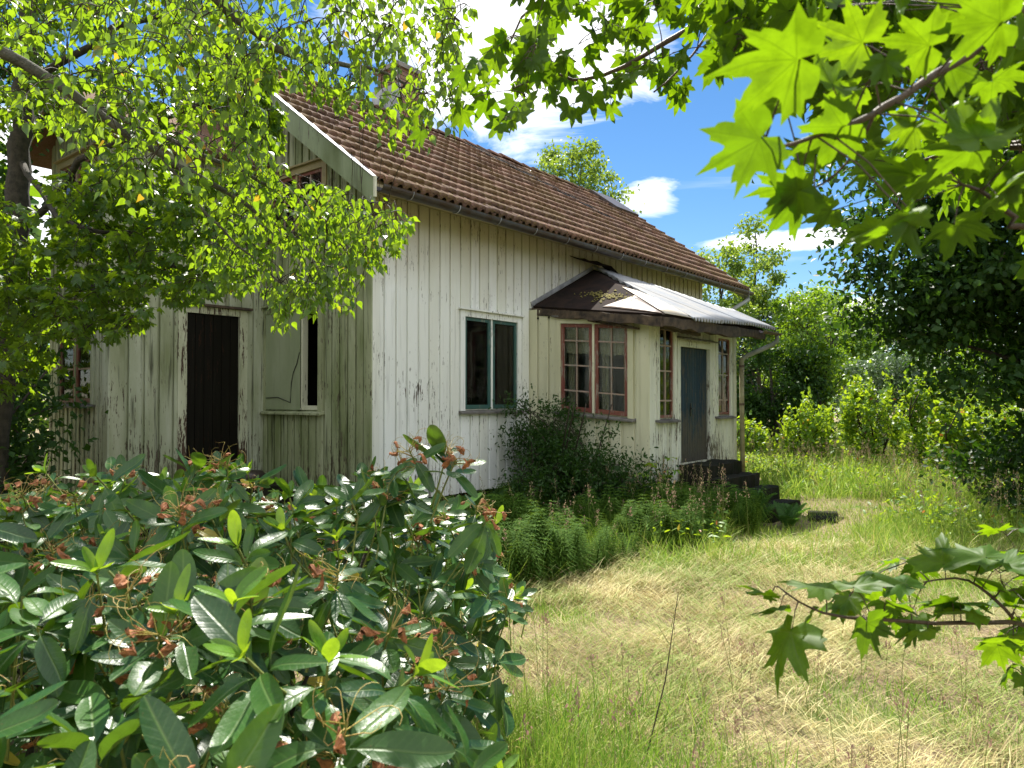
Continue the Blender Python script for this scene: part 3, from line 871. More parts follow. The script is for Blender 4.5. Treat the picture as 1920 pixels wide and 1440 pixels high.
# roof ladder and cable on the ridge
lad = MB()
for k in range(3): lad.tube([(4.2 + k * .3, HALF - .1, roofz(HALF) + .02), (4.2 + k * .3, HALF - .1, roofz(HALF) + .2), (4.33 + k * .3, HALF - .1, roofz(HALF) + .26), (4.46 + k * .3, HALF - .1, roofz(HALF) + .16)], .009, 5)
lad.build('ridge_hooks', 'iron', house)
lad = MB()
lad.tube([(4.9, HALF - .15, roofz(HALF - .15) + .10), (6.4, 2.1, roofz(2.1) + .09), (7.6, 1.25, roofz(1.25) + .09)], .012, 5)
lad.tube([(5.3, HALF - .15, roofz(HALF - .15) + .10), (6.75, 2.1, roofz(2.1) + .09), (7.9, 1.25, roofz(1.25) + .09)], .012, 5)
for k in range(9):
    u = k / 9; lad.tube([(5.1 + 2.5 * u, HALF - .3 - 1.55 * u, roofz(HALF - .3 - 1.55 * u) + .10), (5.42 + 2.5 * u, HALF - .3 - 1.55 * u, roofz(HALF - .3 - 1.55 * u) + .10)], .008, 4)
lad.build('roof_ladder', 'iron', house)
MB().slab([(9.6, 2.2, roofz(2.2) + .17), (10.7, 2.2, roofz(2.2) + .17), (10.7, 2.95, roofz(2.95) + .17), (9.6, 2.95, roofz(2.95) + .17)], .10).build('roof_hatch', 'dark_metal', house)

# chimney
ch = MB().box(3.0, 3.56, 2.8, 3.34, 6.2, 7.62).build('chimney', 'mortar', house)
bm_ = MB().box(0, .235, 0, .014, 0, .062).build('brick', 'brick', ch); first = True
def brick(loc, rz):
    global first
    o = bm_ if first else bm_.copy()
    if not first: link(o, ch)
    first = False; o.location = loc; o.rotation_euler = (0, 0, rz)
for k in range(14):
    z_ = 6.62 + k * .0735; of = .06 if k % 2 else 0
    for q in range(2):
        brick((3.01 + q * .25 + of * .6, 2.786, z_), 0)
        brick((2.986, 3.33 - q * .25 - of * .4, z_), -R(90))
MB().box(2.93, 3.63, 2.73, 3.41, 7.62, 7.70).build('chimney_cap', 'mortar', ch)
MB().box(2.94, 2.975, 2.7, 3.44, 6.5, 7.3).build('flashing', 'pale_metal', ch)

# ---------------------------------------------------------------- porch
PS = -.075                                # the porch floor and roof sink away from the house
PX0, PX1, PD = 3.2, 6.22, 2.08
pst = (PX0, 0); psf = (PX0, -PD)
# a runs away from the house along the side wall
PSW = (.62, 1.78, 1.39, 2.70)
wall('porch_side_wall', pst, -R(90), PD, .45, 2.90, [PSW], 'porch_paint', pitch=.21, bw=.17, shear=PS, sx0=PD, seed=7, label='cream porch side wall')
PL, PDR, PR = (.27, .72, 1.39, 2.69), (.93, 1.97, .70, 2.45), (2.30, 2.80, 1.40, 2.66)
wall('porch_front_wall', psf, 0, PX1 - PX0, .45, 2.88, [PL, PDR, PR], 'porch_front_paint', pitch=.135, bw=.115, seed=8, label='porch front wall, paint rotting near the step')
wall('porch_far_wall', (PX1, -PD), R(90), PD, .45, 2.9, [(.4, 1.6, 1.4, 2.7)], 'porch_paint', boards=False)
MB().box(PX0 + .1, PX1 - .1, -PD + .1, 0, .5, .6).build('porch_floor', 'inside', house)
MB().box(PX0 + .05, PX1 - .05, -PD + .05, -.02, -.3, .45).build('foundation', 'stone', house)
MB().box(PX0 - .031, PX0 + .09, -PD - .045, -PD - .001, .45, 2.86).build('corner_board', 'porch_front_paint', house)
MB().box(PX0 - .05, PX0 - .032, -PD - .045, -PD + .09, .45, 2.86).build('corner_board', 'porch_paint', house)
MB().box(PX1 - .09, PX1 + .03, -PD - .045, -PD - .001, .45, 2.86).build('corner_board', 'porch_front_paint', house)
window(pst, -R(90), *PSW, 2, 2, [.235, .52, .80][0:0] + [.20, .52, .83], 'red_paint', 'porch_paint', shear=PS, sx0=PD, curtain=True, label='red framed porch window of sixteen panes with lace valance', sillmat='grey_wood', fw=.055)
window(psf, 0, *PL, 1, 2, [.17, .52, .82], 'red_paint', 'porch_front_paint', curtain=True, label='narrow red window left of the porch door', sillmat='grey_wood', fw=.035, head=False, cw=.08)
window(psf, 0, *PR, 1, 2, [.17, .52, .82], 'red_paint', 'porch_front_paint', curtain=True, label='narrow red window right of the porch door', sillmat='grey_wood', fw=.035, head=False, cw=.08)
x, y = place(psf, 0, PDR[0]); dw, dh = PDR[1] - PDR[0], PDR[3] - PDR[2]
dfo = MB().box(-.09, 0, -.045, .05, 0, dh + .09).box(dw, dw + .09, -.045, .05, 0, dh + .09).box(0, dw, -.045, .05, dh, dh + .09).build('door_frame', 'porch_front_paint', house, loc=(x, y, PDR[2]))
MB().hexa([(-.13, -.16, dh + .10), (dw + .13, -.16, dh + .10), (dw + .13, 0, dh + .12), (-.13, 0, dh + .12), (-.13, -.16, dh + .115), (dw + .13, -.16, dh + .115), (dw + .13, 0, dh + .16), (-.13, 0, dh + .16)]).build('door_hood', 'grey_wood', dfo)
for k in range(2):
    dd = MB().box(k * dw / 2 + .003, (k + 1) * dw / 2 - .003, .03, .06, 0, dh).build('porch_door', 'blue_paint', house, loc=(x, y, PDR[2])); dd['label'] = 'blue-grey plank door leaf worn bare at the foot'
    for q in range(6):
        b = dw / 12; MB().box(k * dw / 2 + q * b + .003, k * dw / 2 + (q + 1) * b - .003, .018, .029, .01, dh - .005).build('board', 'blue_paint', dd)
    if k == 0: MB().tube([(dw / 2 - .06, .02, .82), (dw / 2 - .06, -.035, .82), (dw / 2 - .15, -.04, .82)], .009, 6).box(dw / 2 - .08, dw / 2 - .04, .008, .017, .70, .9).build('handle', 'iron', dd)

# porch roof
A = Vector((5.0, -.06, 3.93)); LF = Vector((2.9, -2.46, 2.80)); RF = Vector((6.62, -2.46, 2.86)); LW = Vector((3.22, -.06, 3.12)); RW = Vector((6.9, -.06, 3.1))
def tri_slab(a, b, c, th):
    a, b, c = map(Vector, (a, b, c)); n = (b - a).cross(c - a).normalized() * th
    return MB().add([a, b, c, a - n, b - n, c - n], [(0, 1, 2), (5, 4, 3), (0, 3, 4, 1), (1, 4, 5, 2), (2, 5, 3, 0)])
tri_slab(LW, LF, A, .04).build('porch_roof_side', 'tar_paper', house)['label'] = 'side of the porch roof in sagging black felt'
tri_slab(LF, RF, A, .04).build('porch_roof_front', 'tar_paper', house)
tri_slab(RF, RW, A, .04).build('porch_roof_far_side', 'tar_paper', house)
MB().bar(LW + Vector((-.02, .02, .03)), A + Vector((-.02, .02, .03)), .03, .06).build('flashing', 'pale_metal', house)
# rotten eave boards
def eave(a, b, h, n=14, seed=3, name='eave_board'):
    r = random.Random(seed); mb = MB(); a = Vector(a); b = Vector(b); nrm = (b - a).cross(Vector((0, 0, 1))).normalized() * .03
    for i in range(n + 1):
        p_ = a.lerp(b, i / n); lo = h * r.uniform(.75, 1.1)
        mb.v += [tuple(p_ - nrm + Vector((0, 0, -lo))), tuple(p_ + nrm + Vector((0, 0, -lo * r.uniform(.9, 1)))), tuple(p_ + nrm * r.uniform(.8, 1.3) + Vector((0, 0, r.uniform(-.01, .008)))), tuple(p_ - nrm)]
    for i in range(n):
        q = i * 4
        for k in range(4): mb.f.append((q + k, q + (k + 1) % 4, q + 4 + (k + 1) % 4, q + 4 + k))
    mb.f += [(3, 2, 1, 0), (4 * n, 4 * n + 1, 4 * n + 2, 4 * n + 3)]
    return mb.build(name, 'rotten_wood', house)
dz = Vector((0, 0, -.035))
eave(LW + dz, LF + dz, .13, seed=3); eave(LF + dz, RF + dz, .16, seed=4)
eave(Vector((LF.x + .22, LF.y + .12, LF.z - .13)), Vector((4.3, LF.y + .12, LF.z - .16)), .05, seed=6)
eave(LW + Vector((.05, -.35, -.14)), Vector((PX0 - .12, -2.0, 2.66)), .04, seed=7)
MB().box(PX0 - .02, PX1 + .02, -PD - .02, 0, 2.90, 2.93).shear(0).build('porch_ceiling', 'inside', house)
# plane of the front slope
fn = (RF - LF).cross(A - LF).normalized()
def fz(t_, s_, up=0.0): return LF.z - (fn.x * (t_ - LF.x) + fn.y * (s_ - LF.y)) / fn.z + up
def sheet(t0, t1, up, twist, mat='zinc', name='corrugated_sheet'):
    pitch = .10; nx = int((t1 - t0) / pitch * 8); V = []; F = []; ny = 8
    for i in range(nx + 1):
        t_ = t0 + (t1 - t0) * i / nx
        bot = -2.53 + twist * (t_ - t0)
        if t_ < 5.0: top = -2.53 + 2.48 * max(0, (t_ - 3.70)) / 1.3
        else: top = min(-.06, -.06 - (t_ - 5.0) * 1.05 + .0)
        if t_ > 6.2: top = max(top, -2.53 + .75)
        top = max(top, bot + .02); 
        for k in range(ny + 1):
            s_ = bot + (top - bot) * k / ny
            curl = .05 * max(0, t_ - 6.3) * (k / ny)
            V.append((t_, s_, fz(t_, s_) + up + .028 * math.sin((t_ - t0) / pitch * 6.2832) + .02 * math.sin(t_ * 1.3) + curl))
    for i in range(nx):
        for k in range(ny):
            b = i * (ny + 1) + k; F.append((b, b + ny + 1, b + ny + 2, b + 1))
    o = np_obj(name, V, F, mat, house); sm_ = o.modifiers.new('s', 'SOLIDIFY'); sm_.thickness = .004; return o
sheet(3.72, 4.75, .035, .0); sheet(4.68, 5.75, .045, .01); sheet(5.68, 6.95, .055, -.03)
# bare white sheet and rusty strip at the near corner
def patch(pts, mat, name, th=.006, up=.02, rnd_=0):
    mb = MB(); a, b, c, d = [Vector(p_) for p_ in pts]; n = 6
    for i in range(n + 1):
        for k in range(n + 1):
            u, v = i / n, k / n; p_ = a.lerp(b, u).lerp(d.lerp(c, u), v); bend = .05 * math.sin(math.pi * u) * math.sin(math.pi * v)
            mb.v.append(tuple(p_ + Vector((0, 0, up + bend * rnd_))))
    for i in range(n):
        for k in range(n): q = i * (n + 1) + k; mb.f.append((q, q + n + 1, q + n + 2, q + 1))
    o = mb.build(name, mat, house, True); sm_ = o.modifiers.new('s', 'SOLIDIFY'); sm_.thickness = th; return o
hp = lambda u: LF.lerp(A, u)
patch([hp(.0) + Vector((.08, .0, 0)), Vector((3.9, -2.5, fz(3.9, -2.5))), Vector((4.35, -1.3, fz(4.35, -1.3))), hp(.52)], 'white_sheet', 'white_sheet_metal', rnd_=1.0)
lsn = (LF - LW).cross(A - LW).normalized()
patch([LF.lerp(LW, .0), hp(.02), hp(.34), LF.lerp(LW, .42).lerp(A, .06)], 'rust_sheet', 'rusty_strip', rnd_=.3, up=.012)
# torn felt standing off the ridge
mb = MB(); P_ = [(4.28, -.10, 4.02), (4.7, -.14, 3.99), (5.05, -.16, 4.03), (5.5, -.15, 3.86), (6.0, -.13, 3.72)]
for i, p_ in enumerate(P_):
    p_ = Vector(p_); mb.v += [tuple(p_ + Vector((0, .07, .05))), tuple(p_ + Vector((.03, -.02, .03 if i % 2 else 0))), tuple(p_ + Vector((.10, -.16, -.05 if i else -.01)))]
for i in range(4):
    for k in range(2): q = i * 3 + k; mb.f.append((q, q + 3, q + 4, q + 1))
o = mb.build('torn_felt', 'tar_paper', house, True); o.modifiers.new('s', 'SOLIDIFY').thickness = .006
# moss on the felt
mo = MB()
for k in range(130):
    u = .30 + rng.normal(0, .06); v = .26 + rng.normal(0, .10)
    b_ = LF.lerp(LW, min(.75, max(.05, v * 1.4))); p_ = b_.lerp(A, max(.05, u)); r0 = rng.uniform(.01, .03)
    c_ = [p_ + Vector((math.cos(a_) * r0, math.sin(a_) * r0, .004)) for a_ in np.linspace(0, 5.2, 6)] + [p_ + Vector((0, 0, .03))]
    mo.add(c_, [(i, (i + 1) % 6, 6) for i in range(6)])
mm_ = mo.build('moss', 'moss', house, True); mm_['kind'] = 'stuff'
gutter(6.1, 6.95, -2.62, 2.80, .05, 0).build('gutter', 'rust_sheet', house)
MB().tube([(6.82, -2.62, 2.76), (6.82, -2.62, 2.66), (6.74, -2.58, 2.60), (6.36, -2.22, 2.38), (6.32, -2.19, 2.30)], .04, 10).build('downpipe', 'grey_pipe', house, True)
MB().tube([(6.32, -2.19, 2.36), (6.32, -2.19, 1.6), (6.32, -2.20, .35)], .04, 10).build('downpipe', 'yellow_pipe', house, True)
for z_ in (1.55, 2.2): MB().tube([(6.32, -2.19, z_), (6.32, -2.19, z_ + .04)], .046, 10).build('pipe_clip', 'rust_sheet', house)

# ---------------------------------------------------------------- stone steps
def rock_box(x0, x1, y0, y1, z0, z1, seed, j=.015):
    r = random.Random(seed); nx, ny, nz = max(2, int((x1 - x0) / .12)), max(2, int((y1 - y0) / .12)), 2; idx = {}; mb = MB()
    def vert(i, k, l):
        if (i, k, l) not in idx:
            x = x0 + (x1 - x0) * i / nx; y = y0 + (y1 - y0) * k / ny; z = z0 + (z1 - z0) * l / nz
            e = (i in (0, nx)) + (k in (0, ny)) + (l == nz)
            if e >= 2:
                x += (.012 if i == 0 else -.012 if i == nx else 0); y += (.012 if k == 0 else -.012 if k == ny else 0); z -= .008 if l == nz else 0
            idx[(i, k, l)] = len(mb.v); mb.v.append((x + r.uniform(-j, j), y + r.uniform(-j, j), z + r.uniform(-j, j) * .7))
        return idx[(i, k, l)]
    for i in range(nx):
        for k in range(ny): mb.f.append((vert(i, k, nz), vert(i + 1, k, nz), vert(i + 1, k + 1, nz), vert(i, k + 1, nz)))
    for l in range(nz):
        for i in range(nx):
            mb.f.append((vert(i, 0, l), vert(i + 1, 0, l), vert(i + 1, 0, l + 1), vert(i, 0, l + 1))); mb.f.append((vert(i + 1, ny, l), vert(i, ny, l), vert(i, ny, l + 1), vert(i + 1, ny, l + 1)))
        for k in range(ny):
            mb.f.append((vert(0, k + 1, l), vert(0, k, l), vert(0, k, l + 1), vert(0, k + 1, l + 1))); mb.f.append((vert(nx, k, l), vert(nx, k + 1, l), vert(nx, k + 1, l + 1), vert(nx, k, l + 1)))
    return mb
steps = empty('stone_steps', h2w(4.7, -PD - .05, 0), HROT)
tag(steps, 'dark mossy stone steps leading up to the blue porch door', 'steps')
def sp(x): return x - 4.7
for k, (p0, p1, z0_, z1_) in enumerate([(2.13, 2.56, .02, .70), (2.57, 2.86, .02, .52), (2.87, 3.16, .0, .345), (3.17, 3.47, -.05, .165)]):
    x0_ = 4.03 + .05 * (k > 0) + (.10 if k > 1 else 0); x1_ = 5.36 + .015 * (k % 2)
    o = rock_box(sp(x0_), sp(x1_), -(p1 - PD - .05), -(p0 - PD - .05), z0_, z1_, 20 + k, .022).build('step', 'stone', steps)
lo = rock_box(-.42, .42, -.2, .2, -.1, .015, 55, .018).build('flat_stone', 'grey_wood'); lo.data.materials[0] = MATS['stone']; lo.location = h2w(5.15, -3.85, -.02); lo.rotation_euler = (0, 0, HROT + .3)
tag(lo, 'low flat stone in the grass at the foot of the steps', 'stone')
so_ = rock_box(-.62, .62, -.35, .35, -.1, .52, 66, .02).build('side_door_step', 'stone'); so_.location = h2w(-.62, 1.88, 0); so_.rotation_euler = (0, 0, HROT)
tag(so_, 'dark stone step below the black side door', 'step')
pot = MB(); prof = [(.0, 0), (.17, .0), (.20, .03), (.21, .12), (.17, .17), (.0, .18)]
for r_, z_ in prof:
    for i in range(N): pot.v.append((r_ * math.cos(6.2832 * i / N), r_ * math.sin(6.2832 * i / N), z_))
for k in range(len(prof) - 1):
    for i in range(N): pot.f.append((k * N + i, k * N + (i + 1) % N, (k + 1) * N + (i + 1) % N, (k + 1) * N + i))
#HOUSE_END
pot_o = pot.build('old_pot', 'dark_metal', None, True); pot_o.location = h2w(-.45, 1.95, .53)
tag(pot_o, 'round dark pot on the stone step by the black side door', 'pot')


# ---------------------------------------------------------------- vegetation helpers
def inpoly(px, py, poly):
    px = np.asarray(px); py = np.asarray(py); res = np.zeros(px.shape, bool); n = len(poly); j = n - 1
    for i in range(n):
        xi, yi = poly[i]; xj, yj = poly[j]
        c = ((yi > py) != (yj > py)) & (px < (xj - xi) * (py - yi) / (yj - yi + 1e-9) + xi); res ^= c; j = i
    return res


def seeds_in(poly, n, d0, d1, avoid=(), keep=.12):
    """points in the air inside the outline a spray of foliage fills, at depths d0..d1"""
    xs = [p_[0] for p_ in poly]; ys = [p_[1] for p_ in poly]; out_ = []
    while len(out_) < n:
        x = rng.uniform(min(xs), max(xs), 200); y = rng.uniform(min(ys), max(ys), 200); ok = inpoly(x, y, poly)
        for a in avoid: ok &= ~(inpoly(x, y, a) & (rng.random(200) > keep))
        for X, Y in zip(x[ok], y[ok]):
            d = rng.uniform(d0, d1); out_.append(at(X, Y, d))
            if len(out_) >= n: break
    return out_


def curve_pts(pts, n):
    """smooth polyline through control points"""
    P = [Vector(p_) for p_ in pts]; res = []
    for k in range(n):
        u = k / (n - 1) * (len(P) - 1); i = min(int(u), len(P) - 2); f = u - i
        p0 = P[max(i - 1, 0)]; p1 = P[i]; p2 = P[i + 1]; p3 = P[min(i + 2, len(P) - 1)]
        res.append(.5 * ((2 * p1) + (-p0 + p2) * f + (2 * p0 - 5 * p1 + 4 * p2 - p3) * f * f + (-p0 + 3 * p1 - 3 * p2 + p3) * f ** 3))
    return res


class Spray:
    def __init__(s, root, wood='twig'):
        s.root = root; s.wood = wood; s.off = Vector(root.location); s.sk = []; s.tw = MB(); s.D = []; s.N = []; s.P = []; s.S = []
        s.r = random.Random(len(bpy.data.objects)); s.pet = []
    def limb(s, pts, r0, r1, n=14, name='branch', wob=.03, mat=None):
        q = curve_pts(pts, n); q = [p_ + Vector((s.r.uniform(-wob, wob), s.r.uniform(-wob, wob), s.r.uniform(-wob, wob))) * (0 if i == 0 else 1) for i, p_ in enumerate(q)]
        rad = [r0 + (r1 - r0) * i / (n - 1) for i in range(n)]
        mb = MB().tube([p_ - s.off for p_ in q], rad, 8); mb.build(name, mat or s.wood, s.root, True)
        for i in range(n - 1):
            for k in range(4): s.sk.append(q[i].lerp(q[i + 1], k / 4))
        return q
    def leaf(s, p_, d, nrm, size): s.P.append(tuple(p_)); s.D.append(tuple(d)); s.N.append(tuple(nrm)); s.S.append(size)
    kf = None; nb = (.5, .35, .9)
    def twig(s, a, b, r0=.004, sag=.08, leaves=0, size=.05, pet=.03, droop=.7, spread=1.0, start=.2, n=4, whorl=1):
        a = Vector(a); b = Vector(b)
        if s.kf is not None:
            k = 0
            while k < 4 and not bool(s.kf(np.array([tuple(b)]))[0]): b = a.lerp(b, .6); k += 1
            if k == 4: return [a, b]
        L = (b - a).length; pts = []
        for k in range(n + 1):
            u = k / n; pts.append(a.lerp(b, u) + Vector((0, 0, sag * L * math.sin(math.pi * u))) + Vector([s.r.uniform(-.02, .02) * L for _ in range(3)]) * (0 < k < n))
        s.tw.tube([q - s.off for q in pts], [r0 * (1 - .6 * k / n) for k in range(n + 1)], 3, False)
        side = 1; d0 = (b - a).normalized() if L > 0 else Vector((0, 0, -1))
        for k in range(leaves):
            u = start + (1 - start) * (k + .5 + s.r.uniform(-.3, .3)) / leaves; u = min(u, 1.0); i = min(int(u * n), n - 1); p_ = pts[i].lerp(pts[i + 1], u * n - i)
            for w_ in range(whorl):
                lat = d0.cross(Vector((s.r.uniform(-.4, .4), s.r.uniform(-.4, .4), 1))).normalized() * side; side = -side
                dr = (d0 * s.r.uniform(.1, .8) + lat * spread * s.r.uniform(.6, 1.1) + Vector((0, 0, -droop * s.r.uniform(.3, 1.5)))).normalized()
                pl_ = pet * s.r.uniform(.7, 1.3); pe = p_ + (dr * .8 + Vector((0, 0, .25))) * pl_
                if pet > .035: s.tw.tube([p_ - s.off, (p_ + pe) / 2 - s.off + Vector((0, 0, .1 * pl_)), pe - s.off], .0013 if size < .13 else .0017, 3, False)
                nr = Vector((s.r.gauss(0, s.nb[0]), s.nb[1] + s.r.gauss(0, s.nb[0]), s.nb[2])); s.leaf(pe, dr, nr, size * s.r.uniform(.7, 1.2))
        return pts
    def fill(s, seeds, tl, nl, size, pet=.03, droop=.8, spread=1.0, conn=.10, hang=.5, whorl=1, r0=.004, maxlen=2.0, connleaf=True):
        """join every seed to the nearest wood, then hang a leafy twig on it"""
        sk = np.array([tuple(v) for v in s.sk]); seeds = sorted(seeds, key=lambda q: float(np.min(((sk - np.array(q)) ** 2).sum(1))))
        buf = np.zeros((len(sk) + len(seeds) * 3, 3)); buf[:len(sk)] = sk; m_ = len(sk)
        for q in seeds:
            d2 = ((buf[:m_] - np.array(q)) ** 2).sum(1); i = int(d2.argmin()); a = Vector(buf[i]); L = (q - a).length
            s.twig(a, q, r0 * (1.3 if L > .5 else 1), conn, leaves=int(L / .10) if (L > .12 and connleaf) else 0, size=size, pet=pet, droop=droop, spread=spread, start=.3, whorl=whorl)
            for u in (.4, .7, 1.0): buf[m_] = tuple(a.lerp(q, u)); m_ += 1
            dirn = (q - a).normalized() if L > .01 else Vector((1, 0, 0))
            e = q + (dirn * (1 - hang) + Vector((s.r.gauss(0, .35), s.r.gauss(0, .35), -hang + s.r.gauss(0, .15)))) * tl * s.r.uniform(.5, 1.2)
            s.twig(q, e, r0 * .6, .05, nl, size, pet, droop, spread, start=.0, whorl=whorl)
    def finish(s, tmpls, mat, parts=300, cheap=None, wood2=None, keep=None):
        t_ = s.tw.build('twigs', wood2 or s.wood, s.root, True); t_['kind'] = 'stuff'
        P = np.array(s.P); M = frames(np.array(s.D), np.array(s.N), np.array(s.S))
        if keep is not None:
            k = keep(P); P = P[k]; M = M[k]
        scatter_leaves(s.root, tmpls, M, P, mat, parts, cheap=cheap)
        print(s.root.name, 'leaves', len(P))


def crown_tree(name, label, cat, base, h, ells, mat, nleaf, lsize, trunk_r=.12, group=None, clump=.5, nclump=60, flat=.7, wood='bark', lean=(0, 0), seed=0, upright=False, tmpl=None, stems=1, limbs=9, surf=.55):
    r = np.random.default_rng(seed + 100); rp = random.Random(seed + 100)
    base = Vector((base[0], base[1], float(gz(base[0], base[1])))); root = empty(name, base); tag(root, label, cat, group)
    # clump centres spread through the ellipsoids
    vol = np.array([e[3] * e[4] * e[5] for e in ells]) ** .7; cnt = np.maximum(3, (nclump * vol / vol.sum()).astype(int)); C_ = []
    for e, c_ in zip(ells, cnt):
        d = r.normal(size=(c_, 3)); d /= np.linalg.norm(d, axis=1, keepdims=True); q = d * (r.uniform(surf, 1.0, (c_, 1)))
        C_.append(np.array(e[:3]) + q * np.array(e[3:]) * r.uniform(.85, 1.12, (c_, 1)))
    C_ = np.concatenate(C_); C_[:, 2] = np.maximum(C_[:, 2], base.z + .25)
    top = max(e[2] + e[5] * .55 for e in ells); tc_ = np.array([np.mean([e[0] for e in ells]), np.mean([e[1] for e in ells])])
    for st in range(stems):
        ox, oy = (rp.uniform(-.3, .3) * (stems > 1), rp.uniform(-.3, .3) * (stems > 1))
        pts = [Vector((ox, oy, -.1)), Vector((ox + .05, oy, h * .25)), Vector(((tc_[0] - base.x) * .5 + ox * 2, (tc_[1] - base.y) * .5, h * .5)), Vector((tc_[0] - base.x + ox * 3, tc_[1] - base.y + oy * 3, top - base.z))]
        q = curve_pts(pts, 12); MB().tube(q, [trunk_r * (1 - .85 * i / 11) + .006 for i in range(12)], 8).build('trunk', wood, root, True)
        ids = r.permutation(len(C_))[:limbs]
        lm = MB()
        for i in ids:
            c_ = Vector(C_[i]) - base; k = min(10, max(2, int(12 * min(.9, .8 * c_.z / max(.1, q[-1].z))) - 1)); a = q[k]
            m1 = a.lerp(c_, .5) + Vector((rp.uniform(-.2, .2), rp.uniform(-.2, .2), .12 * (c_ - a).length))
            lm.tube(curve_pts([a, m1, c_], 6), [trunk_r * .33 * (1 - .8 * z / 5) + .004 for z in range(6)], 5, False)
        lm.build('limbs', wood, root, True)
    per = nleaf // len(C_); P = []; 
    tw = MB()
    for c_ in C_:
        sc = clump * r.uniform(.6, 1.35)
        g_ = r.normal(size=(per, 3)) * np.array([sc * .5, sc * .5, sc * .5 * flat])
        if upright: g_ = r.normal(size=(per, 3)) * np.array([sc * .16, sc * .16, sc * .75])
        P.append(c_ + g_)
        if rp.random() < .6:
            cc = Vector(c_) - base; tw.tube([cc, cc + Vector((rp.gauss(0, sc * .4), rp.gauss(0, sc * .4), rp.gauss(0, sc * .3)))], .006 + lsize * .03, 3, False)
    tw.build('twigs', wood, root)['kind'] = 'stuff'
    P = np.concatenate(P); P = P[P[:, 2] > gz(P[:, 0], P[:, 1]) + .03]; n = len(P)
    nr = r.normal(size=(n, 3)) * .75 + np.array([0, 0, 1.0]); d = r.normal(size=(n, 3)); d[:, 2] -= .4
    if upright: d[:, 2] += 1.3
    M = frames(d, nr, lsize * r.uniform(.6, 1.3, n))
    o = join_leaves('foliage', tmpl or DIAMOND, M, P - np.array(base), mat, root); o['kind'] = 'stuff'
    return root


def blades(name, XY, h, width, lean, mat, wind=None, seed=0, segs=3, z0=0.0, arc=1.0, kind='stuff'):
    r = np.random.default_rng(seed + 50); n = len(XY); x, y = XY[:, 0], XY[:, 1]
    az = r.uniform(0, 2 * np.pi, n) if wind is None else wind
    hd = np.stack([np.cos(az), np.sin(az)], 1); fa = r.uniform(0, np.pi, n) if wind is None else az + np.pi / 2 + r.normal(0, .5, n)
    wv = np.stack([np.cos(fa), np.sin(fa), np.zeros(n)], 1)
    if wind is not None: wv[:, 2] = r.normal(0, .25, n)
    pts = []
    for k in range(segs + 1):
        u = k / segs; th = lean * (.4 + arc * .9 * u)
        if k == 0: p_ = np.stack([x, y, gz(x, y) + z0], 1); pts.append(p_)
        else:
            st_ = (h / segs)[:, None] * np.concatenate([hd * np.sin(th)[:, None], np.maximum(np.cos(th), -.15)[:, None]], 1); p_ = p_ + st_; pts.append(p_)
    V = np.zeros((n, 2 * segs + 1, 3))
    for k in range(segs):
        wk = (width * (1 - .45 * k / segs))[:, None] * .5
        V[:, 2 * k] = pts[k] - wv * wk; V[:, 2 * k + 1] = pts[k] + wv * wk
    V[:, 2 * segs] = pts[segs]
    T = []
    for k in range(segs - 1): T += [(2 * k, 2 * k + 1, 2 * k + 3), (2 * k, 2 * k + 3, 2 * k + 2)]
    T.append((2 * segs - 2, 2 * segs - 1, 2 * segs))
    F = np.array(T)[None] + (np.arange(n) * (2 * segs + 1))[:, None, None]
    o = np_obj(name, V.reshape(-1, 3), F.reshape(-1, 3), mat)
    if kind: o['kind'] = kind
    return o


def local(x, y):
    dx_ = x - CORNER[0]; dy_ = y - CORNER[1]; return .625 * dx_ + .781 * dy_, .781 * dx_ - .625 * dy_     # t, p (p in front)


def free(x, y, m_=.06):
    t_, p_ = local(x, y)
    hs = (t_ > -m_) & (t_ < LEN + m_) & (p_ < m_) & (p_ > -WID - m_)
    wg = (t_ > -2.1 - m_) & (t_ < 0) & (p_ < -2.3 + m_) & (p_ > -4.2)
    po = (t_ > PX0 - m_) & (t_ < PX1 + m_) & (p_ > 0) & (p_ < PD + m_)
    st = (t_ > 4.0) & (t_ < 5.4) & (p_ > 2) & (p_ < 3.6)
    return ~(hs | wg | po | st)


def nz(x, y, f=1.0, s_=0.0):
    return (np.sin(x * 1.7 * f + s_) + np.sin(y * 2.1 * f + 1.3 + s_) + np.sin((x + y) * 1.1 * f + 2 * s_) + np.sin((x - 1.4 * y) * 2.6 * f + 5 + s_)) / 4


# ---------------------------------------------------------------- trees behind and beside the house
crown_tree('ash_tree', 'rounded sunlit tree rising behind the roof ridge', 'tree', (2.5, 30), 11, [(2.3, 30, 10.4, 1.9, 1.9, 1.7), (1.3, 30, 9.3, 1.0, 1.2, 1.2), (3.6, 30, 8.8, 1.3, 1.4, 1.5), (2.5, 30, 8.4, 2.2, 2, 2)], 'ash_leaf', 12000, .17, .16, nclump=90, clump=.55, seed=1)
crown_tree('tall_tree', 'tall pale green tree standing close behind the house end', 'tree', (7.2, 25), 7, [(7.2, 25, 5.2, 1.5, 1.5, 2.0), (6.7, 25, 3.4, 1.6, 1.4, 1.5)], 'ash_leaf', 9000, .14, .12, nclump=60, clump=.45, seed=2)
crown_tree('tall_tree', 'slender tree with upright leafy tips beside the roof corner', 'tree', (8.9, 27), 8, [(8.9, 27, 6.2, .9, .9, 1.8), (9.2, 27, 4.3, 1.3, 1.3, 1.6), (8.2, 27, 4.6, .9, 1, 1.7)], 'ash_leaf', 8000, .15, .1, nclump=55, clump=.42, seed=3)
crown_tree('cherry_tree', 'low dark green tree right behind the porch downpipe', 'tree', (7.9, 22.5), 3.6, [(7.7, 22.5, 2.1, 1.5, 1.2, 1.6), (8.9, 23, 1.5, 1.0, 1, 1.3), (6.9, 22.5, 1.2, .8, .8, 1.1)], 'dark_leaf', 13000, .12, .10, nclump=90, clump=.42, seed=4)
